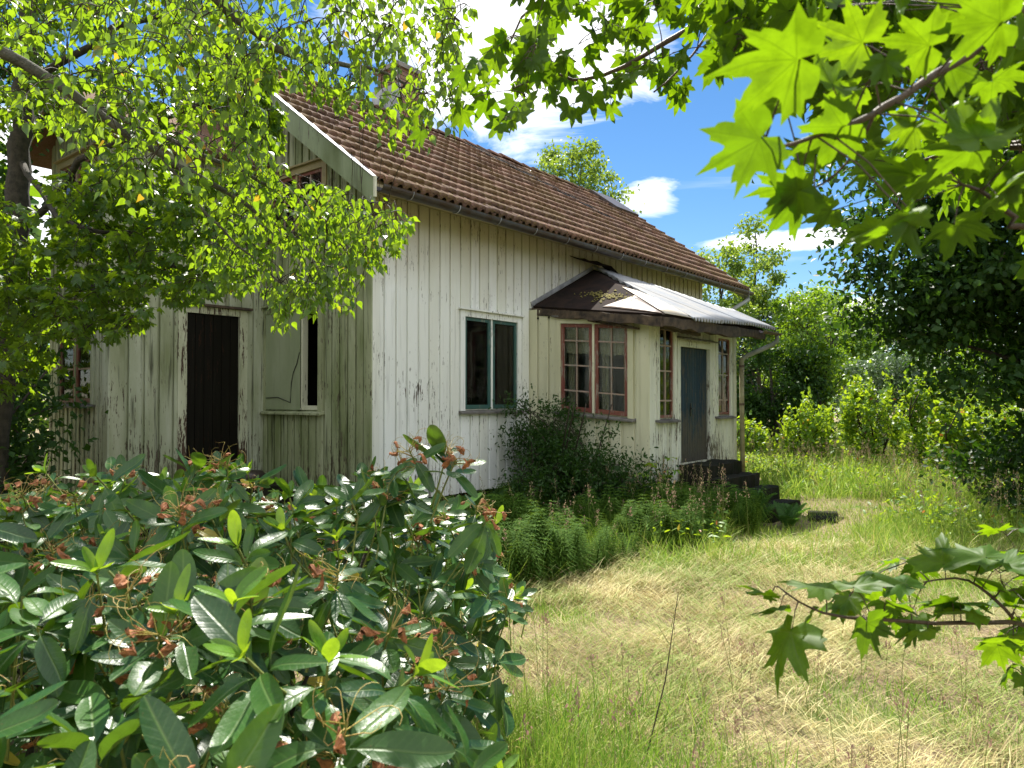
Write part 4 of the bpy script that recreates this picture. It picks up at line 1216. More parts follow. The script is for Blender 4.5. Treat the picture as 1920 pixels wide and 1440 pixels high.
crown_tree('young_tree', 'thin leaning many stemmed tree between the house and the open meadow edge', 'tree', (9.0, 22.8), 5, [(9.3, 22.8, 3.4, 1.3, 1, 1.5), (9.9, 22.8, 2.4, 1.0, .9, 1.2), (8.6, 22.8, 4.0, .7, .7, 1.0)], 'mid_leaf', 5000, .12, .05, nclump=55, clump=.36, seed=5, stems=3, limbs=8)
crown_tree('alder_tree', 'mid green tree with crooked dark branches at the meadow edge', 'tree', (11.4, 27), 6, [(11.3, 27, 4.1, 1.7, 1.5, 1.4), (12.3, 27, 2.6, 1.7, 1.4, 1.6), (10.4, 27, 2.4, 1.2, 1.2, 1.4)], 'mid_leaf', 11000, .15, .13, nclump=80, clump=.45, seed=6)
crown_tree('alder_tree', 'feathery topped tree against the sky in the far tree line', 'tree', (13.2, 32), 7, [(12.6, 32, 5.2, 1.2, 1, 1.6), (14.3, 32, 4.6, 1.5, 1.2, 1.6), (13.2, 32, 2.8, 2.5, 1.5, 2.0)], 'ash_leaf', 10000, .16, .13, nclump=80, clump=.5, seed=7)
crown_tree('goat_willow', 'low willow of silvery grey green leaves arching at the meadow edge', 'tree', (10.8, 20), 3, [(10.1, 20, 2.3, .9, .8, .65), (11.0, 20, 2.0, 1.0, .9, .9), (9.6, 20, 1.4, .6, .6, .9)], 'silver_leaf', 7000, .11, .07, nclump=60, clump=.34, seed=8)
crown_tree('broadleaf_tree', 'large dark shady broadleaf tree filling the right side', 'tree', (8.6, 10.3), 7, [(7.3, 10.2, 3.9, 3.0, 2.4, 2.0), (8.3, 10.0, 1.9, 2.6, 2.3, 1.6), (5.9, 10, 3.3, 1.5, 1.4, 1.0), (7.7, 10, .7, 1.8, 1.8, .7), (7.6, 10, 5.3, 2.4, 2.2, 1.5), (6.7, 10.2, 5.0, 1.6, 1.6, 1.1)], 'dark_leaf', 70000, .115, .17, nclump=460, clump=.55, seed=9, flat=.5, limbs=30, surf=.35)
for k, (b, h, e, lf, n_, lab) in enumerate([
        ((6.3, 20.3), 1.1, [(6.3, 20.3, .5, .7, .6, .55)], 'light_leaf', 1900, 'small rounded yellow green shrub furthest left at the meadow edge'),
        ((7.6, 19.2), 1.3, [(7.6, 19.2, .6, .8, .7, .75)], 'light_leaf', 2400, 'low bright shrub beside the small rounded one'),
        ((8.7, 18.0), 1.9, [(8.6, 18, .9, .9, .7, 1.0)], 'light_leaf', 3200, 'bright leafy shrub in front of the silvery willow'),
        ((9.5, 16.6), 2.2, [(9.3, 16.6, 1.0, .8, .7, 1.2)], 'light_leaf', 3400, 'tallest bright yellow green shrub with reddish tips'),
        ((9.0, 14.6), 1.5, [(9.0, 14.6, .7, .8, .7, .8)], 'light_leaf', 2600, 'bright shrub tucked against the dark shady tree')]):
    crown_tree('shrub', lab, 'shrub', b, h, e, lf, n_, .12, .03, clump=.34, nclump=42, seed=20 + k, upright=(k > 0), stems=4, limbs=6, wood='twig', group='bright shrubs along the meadow edge')
for k, (x_, y_, h_, r_) in enumerate([(11.5, 13.5, 3.4, 1.6), (13.6, 15.5, 4.5, 2.2), (13.0, 20.5, 4.5, 2.0)]):
    crown_tree('bush', ['sunlit bush glimpsed low behind the dark tree', 'sunlit bush furthest right behind the dark tree', 'sunlit bush deep behind the willow'][k], 'bush', (x_, y_), h_, [(x_, y_, h_ * .5, r_, r_, h_ * .5)], 'mid_leaf' if k == 2 else 'light_leaf', 5500, .13, .06, clump=.5, nclump=50, seed=40 + k, group='bushes behind the dark tree')
# far wood and its spruce tips
def spruce(x_, y_, h_, lab, seed):
    root = empty('spruce_tree', (x_, y_, 0)); tag(root, lab, 'tree', 'spruces in the far wood'); MB().tube([(0, 0, 0), (0, 0, h_)], [.16, .02], 6).build('trunk', 'bark', root)
    r = np.random.default_rng(seed); n = 2600; u = r.random(n) ** .7; z = h_ * (.12 + .88 * (1 - u)); lay = np.sin(z * 7) * .12; rad = (u * h_ * .2 + .08) * r.uniform(.25, 1.05, n) * (1 + lay)
    a = r.uniform(0, 6.28, n); P = np.stack([np.cos(a) * rad, np.sin(a) * rad, z - rad * .3], 1); d = np.stack([np.cos(a), np.sin(a), np.full(n, -.35)], 1)
    o = join_leaves('foliage', DIAMOND, frames(d, r.normal(size=(n, 3)) * .4 + np.array([0, 0, 1]), .28 * r.uniform(.6, 1.3, n)), P, 'spruce', root); o['kind'] = 'stuff'
for k, (px_, top_, d_) in enumerate([(1395, 545, 46), (1432, 560, 48), (1455, 556, 50), (1493, 574, 49), (1512, 578, 52), (1590, 590, 50), (1640, 570, 52)]):
    p_ = at(px_, top_, d_); spruce(p_.x, p_.y, p_.z, ['dark spruce tip nearest the porch gutter', 'dark spruce tip second from the porch gutter', 'spruce tip above the crooked alder', 'short spruce tip over the far wood', 'spruce tip just right of the short one', 'spruce tip low beside the dark tree', 'rightmost spruce tip in the far wood'][k], 60 + k)
def far_wood():
    r = np.random.default_rng(5); n = 60000; x = r.uniform(-60, 70, n); y = 44 + r.uniform(0, 8, n) + .002 * x * x
    hh = 5.3 + 1.3 * np.sin(x * .9) + .8 * np.sin(x * 2.3 + 1) + 1.1 * np.sin(x * .31); z = hh * np.sqrt(r.random(n)) * .98
    y -= 1.2 * np.sin(x * 1.4 + z)
    P = np.stack([x, y, z], 1); d = r.normal(size=(n, 3)); o = join_leaves('far_wood', DIAMOND, frames(d, r.normal(size=(n, 3)) * .7 + np.array([0, -.3, 1]), .42 * r.uniform(.6, 1.4, n)), P, 'dark_leaf')
    tag(o, 'green far wood closing off the meadow', kind='stuff')
    # the same wood goes on round the garden, behind the camera and to the left
    n = 30000; a = r.uniform(math.pi * .62, math.pi * 1.95, n); rad = r.uniform(24, 32, n); hh = 8.5 + 1.8 * np.sin(a * 17) + 1.2 * np.sin(a * 41)
    P = np.stack([np.cos(a) * rad, np.sin(a) * rad, hh * np.sqrt(r.random(n))], 1)
    o = join_leaves('garden_wood', DIAMOND, frames(r.normal(size=(n, 3)), r.normal(size=(n, 3)) * .7 + np.array([0, 0, 1]), .62 * r.uniform(.6, 1.4, n)), P, 'mid_leaf')
    tag(o, 'green wood around the garden', kind='stuff')
far_wood()
crown_tree('hazel', 'dense dark undergrowth bush at the left edge below the maple', 'bush', (-5.6, 7.3), 2.0, [(-5.2, 7.3, 1.1, .9, .7, .9), (-6.2, 7.6, 1.3, 1.1, .9, 1.2)], 'dark_leaf', 6500, .085, .03, clump=.34, nclump=80, seed=48, stems=3, wood='twig')
crown_tree('elm_tree', 'tall dark leafy tree along the left edge outside the wing', 'tree', (-6.9, 8.6), 7, [(-6.3, 8.5, 1.6, .9, .9, 1.5), (-6.5, 8.5, 3.6, .95, .9, 1.4), (-6.5, 8.5, 5.6, 1.3, .9, 1.4), (-7.5, 8.5, 4, 1.2, 1, 3.4)], 'dark_leaf', 20000, .095, .12, nclump=190, clump=.42, seed=50)
crown_tree('ash_tree', 'tree seen through the maple leaves left of the wing', 'tree', (-13.5, 17), 8, [(-13.5, 17, 4.0, 2.6, 2, 2.0), (-12.3, 17, 1.8, 2.0, 2, 1.8)], 'mid_leaf', 7000, .16, .15, nclump=60, clump=.6, seed=49)

# ---------------------------------------------------------------- ground cover
def region(n, x0, x1, y0, y1, f, seed):
    r = np.random.default_rng(seed); o = []; tot = 0
    while tot < n:
        x = r.uniform(x0, x1, 20000); y = r.uniform(y0, y1, 20000); k = f(x, y, r.random(20000)) & free(x, y); o.append(np.stack([x[k], y[k]], 1)); tot += k.sum()
    return np.concatenate(o)[:n]


def infr(x, y, m_=.12): return (np.abs(x) < (.69 + m_) * y + .4)
def nearstep(x, y):
    t_, p_ = local(x, y); return ((t_ > 3.9) & (t_ < 7.2) & (p_ > 1.9) & (p_ < 4.7)) | ((x / y > .29) & (x / y < .46) & (y > 7.6) & (y < 13))
def tallzone(x, y): return ~nearstep(x, y) * smooth(-.5, .5, (y - 7.7 + .5 * nz(x, y, .8)) ) * (x > 1.2 + .25 * (y - 7))
rg = np.random.default_rng(3)
XY = region(42000, .8, 10, 7.0, 13, lambda x, y, q: infr(x, y) & (q < tallzone(x, y) * (.55 + .45 * nz(x, y, 1.3))), 1)
blades('meadow_grass', XY, rg.uniform(.12, .42, len(XY)), rg.uniform(.004, .010, len(XY)), rg.uniform(.2, 1.3, len(XY)), 'meadow_grass', seed=1)
XY = region(34000, 2, 26, 12.5, 40, lambda x, y, q: infr(x, y, .04) & (q < (12.5 / y) ** 1.5), 2)
blades('meadow_grass', XY, rg.uniform(.2, .6, len(XY)), rg.uniform(.012, .026, len(XY)), rg.uniform(.2, 1.3, len(XY)), 'meadow_grass', seed=2)
def patches(x, y):
    e = lambda cx, cy, rx, ry, a=0: 1 - np.sqrt((((x - cx) * math.cos(a) + (y - cy) * math.sin(a)) / rx) ** 2 + ((-(x - cx) * math.sin(a) + (y - cy) * math.cos(a)) / ry) ** 2)
    g_ = np.maximum.reduce([e(1.2, 7.4, 2.0, .75), e(1.95, 4.1, .75, .35, -.5), e(2.7, 3.5, .5, .3, -.6), e(3.9, 6.2, 1.0, .5), e(.25, 3.1, .9, .9), e(.3, 5.6, .5, .4), e(2.9, 5.2, .35, .25)])
    return np.clip(g_ * 2.2 + .5 * nz(x, y, 2.3, 1), 0, 1)
# leafy weeds among the meadow grass
XY = region(9000, 1, 13, 7.6, 19, lambda x, y, q: infr(x, y) & (q < (tallzone(x, y) > .4) * np.clip(.3 + 1.3 * nz(x, y, 1.1, 4), 0, 1)), 91)
P = np.stack([XY[:, 0], XY[:, 1], gz(XY[:, 0], XY[:, 1]) + rg.uniform(.05, .42, len(XY))], 1)
o = join_leaves('meadow_weeds', OVAL, frames(rand_unit(len(P), .3), rand_unit(len(P), 1.2), rg.uniform(.04, .10, len(P))), P, 'light_leaf'); o['kind'] = 'stuff'
# low grass where the scythe has passed, and around the camera
XY = region(42000, -2.5, 7, 2.0, 8.6, lambda x, y, q: infr(x, y) & (q < np.clip(.05 + .95 * patches(x, y) + smooth(6.0, 7.6, y) * .55, .04, 1) * (1 - .5 * smooth(2, 7, -x))), 3)
blades('short_grass', XY, rg.uniform(.04, .16, len(XY)), rg.uniform(.002, .0045, len(XY)), rg.uniform(.2, 1.2, len(XY)), 'fresh_grass', seed=3)
# lush tufts in the lower middle, in front of the rhododendron
XY = region(5500, -.6, 1.7, 2.2, 3.9, lambda x, y, q: infr(x, y) & (q < smooth(1.4, -.1, x - .35 * nz(x, y, 2)) * np.clip(.5 + 1.2 * nz(x, y, 4), .12, 1)), 4)
blades('grass_tufts', XY, rg.uniform(.08, .36, len(XY)), rg.uniform(.002, .0055, len(XY)), rg.uniform(.05, 1.1, len(XY)), 'fresh_grass', seed=4, segs=4)
XY = region(5000, 2, 7, 8, 13, lambda x, y, q: nearstep(x, y), 33)
blades('short_grass', XY, rg.uniform(.05, .18, len(XY)), rg.uniform(.004, .008, len(XY)), rg.uniform(.2, 1.1, len(XY)), 'meadow_grass', seed=33)
# cut hay lying in swathes
def dirt(x, y): return (((x - .95) / .55) ** 2 + ((y - 5.45) / .17) ** 2 < 1 + .5 * nz(x, y, 4)) | (((x - .15) / .5) ** 2 + ((y - 7.1) / .22) ** 2 < 1)
def hayf(x, y, q): return infr(x, y) & ~(dirt(x, y) & (q > .12)) & (q > .55 * patches(x, y)) & (y < 8.3 + .5 * nz(x, y, .8)) & (q < np.clip(.55 + 1.0 * nz(x, y, .75, .7), .08, 1))
def wisps(name, n_c, per, spread, hmin, hmax, wmin, wmax, seed, tilt=(1.46, .10), zz=.05, dirspread=.28):
    r = np.random.default_rng(seed); C_ = region(n_c, -1.5, 6.6, 2.1, 8.8, hayf, seed); th = -.45 + 1.5 * nz(C_[:, 0], C_[:, 1], .8, 1.0) + r.normal(0, .6, n_c)
    sp_ = spread * r.uniform(.5, 1.5, n_c); along = r.normal(0, 1, (n_c, per)) * sp_[:, None] * 1.6; acr = r.normal(0, 1, (n_c, per)) * sp_[:, None] * .55
    x = C_[:, :1] + np.cos(th)[:, None] * along - np.sin(th)[:, None] * acr; y = C_[:, 1:] + np.sin(th)[:, None] * along + np.cos(th)[:, None] * acr
    XY = np.stack([x.ravel(), y.ravel()], 1); m_ = len(XY); az = np.repeat(th, per) + r.normal(0, dirspread, m_) + np.pi * (r.random(m_) > .5)
    lift = np.repeat(np.abs(r.normal(0, zz, n_c)), per) * np.exp(-((acr / sp_[:, None]) ** 2)).ravel()
    sc = .55 + .09 * XY[:, 1]
    blades(name, XY, r.uniform(hmin, hmax, m_) * sc, r.uniform(wmin, wmax, m_) * sc, r.normal(*tilt, m_), 'hay', wind=az, seed=seed, arc=.55, z0=lift + np.abs(r.normal(0, .01, m_)))
wisps('cut_hay', 4300, 29, .085, .04, .17, .0022, .005, 5)
wisps('loose_hay', 420, 16, .12, .10, .28, .002, .004, 56, (1.40, .12), .07, .35)
# grass at the verge below the wall
def verge(x, y):
    t_, p_ = local(x, y); return (t_ > -2.2) & (t_ < 4.4) & (p_ > .05) & (p_ < 3.5 + .45 * nz(x, y, 1.4) - .25 * (t_ < 1) + .7 * (t_ > 2.8)) & ((t_ < 3.9) | (p_ > 3.9)) & ~((x / y > .33) & (p_ > 3.3))
XY = region(14000, -4, 5, 6, 13, lambda x, y, q: verge(x, y), 6)
blades('verge_grass', XY, rg.uniform(.12, .48, len(XY)), rg.uniform(.003, .007, len(XY)), rg.uniform(.1, .9, len(XY)), 'fresh_grass', seed=6)
# grass around the rest of the house and garden
XY = region(16000, -9, 12, -6, 24, lambda x, y, q: ~infr(x, y, .1) | (x < -2), 7)
blades('rough_grass', XY, rg.uniform(.15, .5, len(XY)), rg.uniform(.008, .016, len(XY)), rg.uniform(.1, .9, len(XY)), 'meadow_grass', seed=7)


# horsetails
def horsetail_tmpl(seed):
    r = random.Random(seed); V = []; F = []
    def tri(a, b, w_):
        a = np.array(a); b = np.array(b); d = b - a; s_ = np.cross(d, (.3, .2, 1)); s_ = s_ / (np.linalg.norm(s_) + 1e-9) * w_ * 1.7
        k = len(V); V.extend([a - s_, a + s_, b]); F.append((k, k + 1, k + 2))
    tri((0, 0, 0), (0.02, 0, 1.0), .012)
    for i in range(13):
        z = .22 + .78 * i / 13; L = .42 * (1 - .82 * (i / 13) ** 1.4) * (.6 + .4 * min(1, i / 3)); m_ = 11
        for j_ in range(m_):
            a = 6.283 * j_ / m_ + i * .7 + r.uniform(-.2, .2); l_ = L * r.uniform(.75, 1.1)
            mid = (math.cos(a) * l_ * .55, math.sin(a) * l_ * .55, z + l_ * .18); tri((0.02 * z, 0, z), mid, .007); tri((mid[0] * .9, mid[1] * .9, mid[2] * 1.0), (math.cos(a) * l_, math.sin(a) * l_, z + l_ * .02), .006)
    return Leaf(V, F)
HT = [horsetail_tmpl(s_) for s_ in (1, 2)]
def vz(x, y, q):
    t_, p_ = local(x, y); return verge(x, y) & (p_ > .35) & (q < .45 + .55 * nz(x, y, 1.6, 3))
XY = region(1900, -4, 5, 6, 13, vz, 8)
for j_, L in enumerate(HT):
    q = XY[j_::2]; n = len(q); P = np.stack([q[:, 0], q[:, 1], gz(q[:, 0], q[:, 1]) - .02], 1); a = rg.uniform(0, 6.28, n); ln = rg.normal(0, .13, (n, 2))
    zx = np.stack([ln[:, 0], ln[:, 1], np.ones(n)], 1); xx = np.stack([np.cos(a), np.sin(a), np.zeros(n)], 1)
    zx /= np.linalg.norm(zx, axis=1, keepdims=True); yy = np.cross(zx, xx); yy /= np.linalg.norm(yy, axis=1, keepdims=True); xx = np.cross(yy, zx)
    M = np.stack([xx, yy, zx], 2) * (rg.uniform(.22, .46, n) * (1.32 + .5 * nz(q[:, 0], q[:, 1], 2.2, 1)))[:, None, None]
    o = join_leaves('horsetails', L, M, P, 'horsetail'); o['kind'] = 'stuff'


# ferns
def frond_tmpl():
    V = []; F = []; n = 17
    P = [(0, u * (1 - .12 * u), .62 * u - .55 * u * u) for u in np.linspace(0, 1, n + 1)]
    for i in range(n):
        a, b = np.array(P[i]), np.array(P[i + 1]); k = len(V); V += [a + (-.006, 0, 0), a + (.006, 0, 0), b + (.004, 0, 0), b + (-.004, 0, 0)]; F.append((k, k + 1, k + 2, k + 3))
        u = (i + .6) / n; L = .26 * math.sin(math.pi * min(1, .12 + .88 * u)) ** .8 * (1 if u > .12 else .3)
        for sd_ in (-1, 1):
            k = len(V); c_ = (a + b) / 2
            V += [c_, c_ + (sd_ * L * .4, .036 + L * .1, .03), c_ + (sd_ * L, .05 + L * .25, -.02 * 1), c_ + (sd_ * L * .45, -.012 + L * .1, .0)]; F.append((k, k + 1, k + 2, k + 3) if sd_ < 0 else (k + 3, k + 2, k + 1, k))
    return Leaf(V, F)
FR = frond_tmpl(); frme = np_mesh('frond', FR.V, FR.F, 'fern', FR.uv, smooth=False)
FL = [((1.55, .55), .62, 'fern at the wall just right of the corner under the green window'), ((2.35, .9), .62, 'upright fern left of the dark bramble'),
      ((3.0, 1.3), .7, 'fern half hidden in the dark bramble'), ((3.45, 2.75), .68, 'tall fern standing against the side of the stone steps'),
      ((3.1, 3.1), .55, 'small fern left of the tall one by the steps'), ((3.75, 3.3), .6, 'wide fern below the second stone step'),
      ((3.95, 3.75), .45, 'fern at the foot of the stone steps'), ((2.5, 3.0), .5, 'low fern in the middle of the horsetails'), ((1.2, 1.6), .5, 'low fern among horsetails below the green window'), ((.6, .8), .5, 'fern at the foot of the house corner')]
for k, ((t_, p_), sz, lab) in enumerate(FL):
    w_ = h2w(t_, -p_, 0); root = empty('fern', (w_.x, w_.y, float(gz(w_.x, w_.y)))); tag(root, lab, 'fern', 'ferns along the front of the house')
    m_ = 8
    for j_ in range(m_):
        o = bpy.data.objects.new('frond', frme); link(o, root); a = 6.283 * j_ / m_ + rng.uniform(-.3, .3)
        o.rotation_euler = (R(rng.uniform(25, 55)), 0, a); s_ = sz * rng.uniform(.8, 1.15); o.scale = (s_, s_, s_)

# dark bramble against the porch side
w_ = h2w(2.55, -.9, 0)
e_ = []
for (t_, p_, z_, rx, rz_) in ((2.75, .55, .75, .5, .75), (2.55, 1.1, .6, .55, .65), (2.7, 1.65, .62, .55, .6), (2.55, 2.1, .4, .5, .4), (2.45, .45, 1.3, .25, .45), (2.7, .8, 1.1, .4, .5), (2.0, 1.1, .3, .5, .4), (3.0, 2.3, .3, .3, .4), (2.3, 1.8, .3, .5, .4)):
    q = h2w(t_, -p_, 0); e_.append((q.x, q.y, z_, rx, rx, rz_))
crown_tree('bramble', 'dark tangled bramble bush growing against the porch side wall', 'bush', (w_.x, w_.y), 1.2, e_, 'dark_leaf', 18000, .058, .012, clump=.26, nclump=220, seed=71, stems=5, limbs=16, wood='twig', tmpl=OVAL)

# bright ash seedling in front of the bramble
q = h2w(2.55, -2.55, 0); root = empty('ash_seedling', (q.x, q.y, float(gz(q.x, q.y)))); tag(root, 'bright green ash seedling lit by sun in front of the bramble', 'seedling')
sp_ = Spray(root, 'stalk'); st = [root.location + Vector((0, 0, 0)), root.location + Vector((.02, 0, .5)), root.location + Vector((.0, 0, .88))]
sp_.limb(st, .006, .003, 8, 'stem', wob=.004)
for k in range(9):
    a = k * 2.4; z_ = .45 + .05 * k; b = root.location + Vector((0, 0, z_)); e = b + Vector((math.cos(a) * .3, math.sin(a) * .3, .06))
    sp_.twig(b, e, .0025, .12, 5, .085, .006, .25, 1.2, start=.3, whorl=2)
sp_.finish([OVAL], 'light_leaf', 90)

# flowering grass stalks
def stalks(name, pts, hs, seed, heads='seed_head'):
    r = random.Random(seed); st_ = MB(); D_ = []; N_ = []; P_ = []; S_ = []
    for (x, y), h_ in zip(pts, hs):
        z = float(gz(x, y)); a = r.uniform(0, 6.28); ln = r.uniform(.02, .22) * h_; top_ = Vector((x + math.cos(a) * ln, y + math.sin(a) * ln, z + h_)); b = Vector((x, y, z)); mid = b.lerp(top_, .5) + Vector((-math.cos(a) * ln * .2, -math.sin(a) * ln * .2, 0))
        st_.tube([b, mid, top_], [.0022, .0017, .001], 3, False)
        for k in range(r.randint(14, 26)):
            u = r.uniform(0, 1); p_ = mid.lerp(top_, .55 + .45 * u); w_ = .045 * (1 - u) + .008; P_.append((p_.x + r.gauss(0, w_ * .5), p_.y + r.gauss(0, w_ * .5), p_.z + r.gauss(0, .008))); D_.append((r.gauss(0, .5), r.gauss(0, .5), 1)); N_.append((r.gauss(0, 1), r.gauss(0, 1), .1)); S_.append(r.uniform(.012, .024))
    o = st_.build(name, 'stalk'); o['kind'] = 'stuff'
    o = join_leaves(name + '_heads', OVAL, frames(np.array(D_), np.array(N_), np.array(S_)), np.array(P_), heads); o['kind'] = 'stuff'
def vz2(x, y, q):
    t_, p_ = local(x, y); return verge(x, y) & (p_ > 1.6)
XY = region(90, -2, 5, 6, 12, vz2, 9); stalks('flowering_grass', XY, rg.uniform(.35, .9, 90), 1)
XY = region(800, 1, 11, 7.4, 16, lambda x, y, q: infr(x, y) & (q < tallzone(x, y)), 10); stalks('meadow_stalks', XY, rg.uniform(.5, .95, 800), 2)
XY = region(70, -.4, 2.4, 2.4, 4.6, lambda x, y, q: q < 2, 11); stalks('thin_grass_stalks', XY, rg.uniform(.2, .5, 70), 3)
# lone weed stalk near the camera
b = at(1205, 1400, 3.3); b.z = 0; t1 = at(1272, 1110, 3.4)
root = empty('weed_stalk', b); tag(root, 'single tall thin dry weed stalk rising in the foreground hay', 'weed')
MB().tube([Vector((0, 0, 0)), (t1 - b) * .5 + Vector((.02, 0, .0)), t1 - b], [.004, .003, .0015], 5).build('stem', 'twig', root)
mb = MB()
for k in range(7):
    p_ = (t1 - b) * (.35 + .09 * k); a = k * 2.2; mb.tube([p_, p_ + Vector((math.cos(a) * .05, math.sin(a) * .05, .07))], [.002, .0012], 3)
mb.build('side_stems', 'stalk', root)

#NEAR
# ---------------------------------------------------------------- rhododendron in the left foreground
rh = empty('rhododendron', (-1.6, 2.4, 0)); tag(rh, 'big rhododendron bush with glossy leaves and withered brown flower heads', 'bush')
RTOP = [(-900, 830), (-60, 880), (60, 862), (130, 855), (250, 838), (330, 850), (420, 842), (520, 880), (600, 905), (690, 880), (740, 850), (800, 812), (860, 822), (900, 905), (950, 990), (925, 1045), (930, 1085), (1000, 1110), (960, 1160), (945, 1250), (960, 1330), (950, 1440)]
def rlimit(px_, py_):
    """inside the outline of the bush as it is seen"""
    xs = np.array([q[0] for q in RTOP[:14]]); ys = np.array([q[1] for q in RTOP[:14]]); xr = np.array([q[0] for q in RTOP[14:]]); yr = np.array([q[1] for q in RTOP[14:]])
    return (py_ > np.interp(px_, xs, ys)) & (px_ < np.interp(py_, np.concatenate([[700], ys[12:], yr]), np.concatenate([[860], xs[12:], xr])))
r = np.random.default_rng(12)
n = 9000; x = r.uniform(-4.2, .25, n); y = r.uniform(.95, 4.3, n)
edge = smooth(.35, -.5, x - .0 + .12 * np.sin(4 * y)) * smooth(4.5, 3.6, y) * smooth(.75, 1.25, y + .3 * np.abs(x))
Htop = (1.30 - .10 * smooth(1.6, 1.0, y) + .08 * np.sin(2.1 * x + 1) * np.sin(1.9 * y) + .05 * np.sin(5 * x) * np.cos(4.3 * y))
H = .25 + (Htop - .25) * edge ** .6
H = np.maximum(H, 1.50 * np.exp(-((x + .36) / .42) ** 4 - ((y - 2.75) / .5) ** 4)); H = np.maximum(H, 1.0 * np.exp(-((x - .06) / .16) ** 4 - ((y - 2.5) / .35) ** 4)); edge = np.where(H > .9, np.maximum(edge, .2), edge)
lay = r.random(n) ** 1.35; z = H - lay * np.minimum(.9, H * .8)
P = np.stack([x, y, z], 1); pr = proj(P)
ok = rlimit(pr[:, 0], pr[:, 1] - 38 * 2 / np.maximum(pr[:, 2], .5)) & (edge > .03) & (np.linalg.norm(P - np.array([0, 0, HC]), axis=1) > 1.0)
x, y, z, lay, H = x[ok], y[ok], z[ok], lay[ok], H[ok]; n = min(len(x), 1350); print('whorls', n)
P_ = []; D_ = []; N_ = []; S_ = []; Pn = []; Dn = []; Nn = []; Sn = []; stems = MB(); ped = MB(); flo = MB(); off = Vector(rh.location); nfl = 0
for i in range(n):
    c_ = Vector((x[i], y[i], z[i])); outw = Vector((max(0, (x[i] + .5)) * .8, -.35, 1)).normalized(); ax = (outw + Vector((r.normal(0, .28), r.normal(0, .28), 0))).normalized()
    m_ = int(r.integers(5, 10)); e1 = ax.cross(Vector((0, 1, .1))).normalized(); e2 = ax.cross(e1); a0 = r.uniform(0, 6.28); dro = r.uniform(-.35, .6); base_s = r.uniform(.105, .165)
    for k in range(m_):
        a = a0 + 6.283 * k / m_ + r.normal(0, .18); rad = e1 * math.cos(a) + e2 * math.sin(a); d = (rad + ax * (.40 - dro * 1.5 + r.normal(0, .24)) + Vector((0, 0, -.1))).normalized()
        P_.append(tuple(c_ + rad * .010 - ax * .012 * (k % 3))); D_.append(tuple(d)); N_.append(tuple(ax + rad * .35 + Vector((r.normal(0, .3), r.normal(0, .3), 0)))); S_.append(base_s * r.uniform(.65, 1.15))
    bt = c_ - ax * r.uniform(.12, .3) + Vector((r.normal(0, .05), r.normal(0, .05), -.05)); stems.tube([bt - off, c_ - ax * .05 - off, c_ - off], [.0035, .003, .0025], 4, False)
    q = r.random()
    if z[i] > 1.36: q = r.uniform(.2, .5)
    if lay[i] < .35 and q < .24:       # new shoot
        for k in range(int(r.integers(4, 7))):
            a = 6.283 * k / 5 + r.uniform(0, 1); rad = e1 * math.cos(a) + e2 * math.sin(a); Pn.append(tuple(c_ + ax * .035)); Dn.append(tuple((rad * r.uniform(.4, .9) + ax).normalized())); Nn.append(tuple(-rad + ax * .6)); Sn.append(r.uniform(.05, .095))
        stems.tube([c_ - off, c_ + ax * .035 - off], .003, 4, False)
    elif lay[i] < .5 and q < .58:       # spent truss
        nfl += 1; tp = c_ + ax * .045; stems.tube([c_ - off, tp - off], .0028, 4, False)
        for k in range(int(r.integers(9, 15))):
            a = r.uniform(0, 6.28); rad = e1 * math.cos(a) + e2 * math.sin(a); L = r.uniform(.03, .055); s0 = tp - ax * r.uniform(0, .04)
            p1 = s0 + (rad * .8 + ax * .5) * L
            ped.tube([s0 - off, p1 - off], [.0014, .0012], 3, False)
            cp = [p1]; hd = (rad * .8 + ax * .3 + Vector((0, 0, r.uniform(-.3, .4)))).normalized(); tn = Vector((r.normal(0, 1), r.normal(0, 1), r.normal(0, 1))) * .55
            for _ in range(5): cp.append(cp[-1] + hd * L * .30); hd = (hd + hd.cross(tn) + Vector((0, 0, .12))).normalized()
            ped.tube([v - off for v in cp], [.0010, .0009, .0008, .0007, .0006, .0005], 3, False)
            if r.random() < .30:       # a withered, crumpled corolla
                b_ = p1 - off; dn_ = Vector((rad.x * .7 + r.normal(0, .3), rad.y * .7 + r.normal(0, .3), r.uniform(-.9, .3))).normalized(); s1 = dn_.cross(Vector((.3, .8, .1))).normalized(); s2 = dn_.cross(s1); Lc = r.uniform(.022, .042); ring = []; ph_ = r.uniform(0, 6)
                for w2, rr_ in ((0, .003), (.25, .006), (.5, .010), (.75, .011), (1, .008)):
                    bw2 = (s1 * math.cos(ph_) + s2 * math.sin(ph_)) * .010 * math.sin(w2 * 4 + ph_)
                    ring.append([b_ + dn_ * Lc * w2 * r.uniform(.85, 1.1) + bw2 + (s1 * math.cos(t_ + w2 * 1.5) * .55 + s2 * math.sin(t_ + w2 * 1.5)) * rr_ * r.uniform(.25, 1.6) for t_ in np.linspace(0, 5.4, 7)])
                k0 = len(flo.v); flo.v += [tuple(v) for rg_ in ring for v in rg_]
                for l_ in range(4):
                    for t_ in range(7): flo.f.append((k0 + l_ * 7 + t_, k0 + l_ * 7 + (t_ + 1) % 7, k0 + l_ * 7 + 7 + (t_ + 1) % 7, k0 + l_ * 7 + 7 + t_))
stems.build('shoots', 'stalk', rh, True)['kind'] = 'stuff'; ped.build('flower_stalks', 'pedicel', rh, True)['kind'] = 'stuff'; flo.build('withered_flowers', 'flower', rh)['kind'] = 'stuff'
wd = MB()
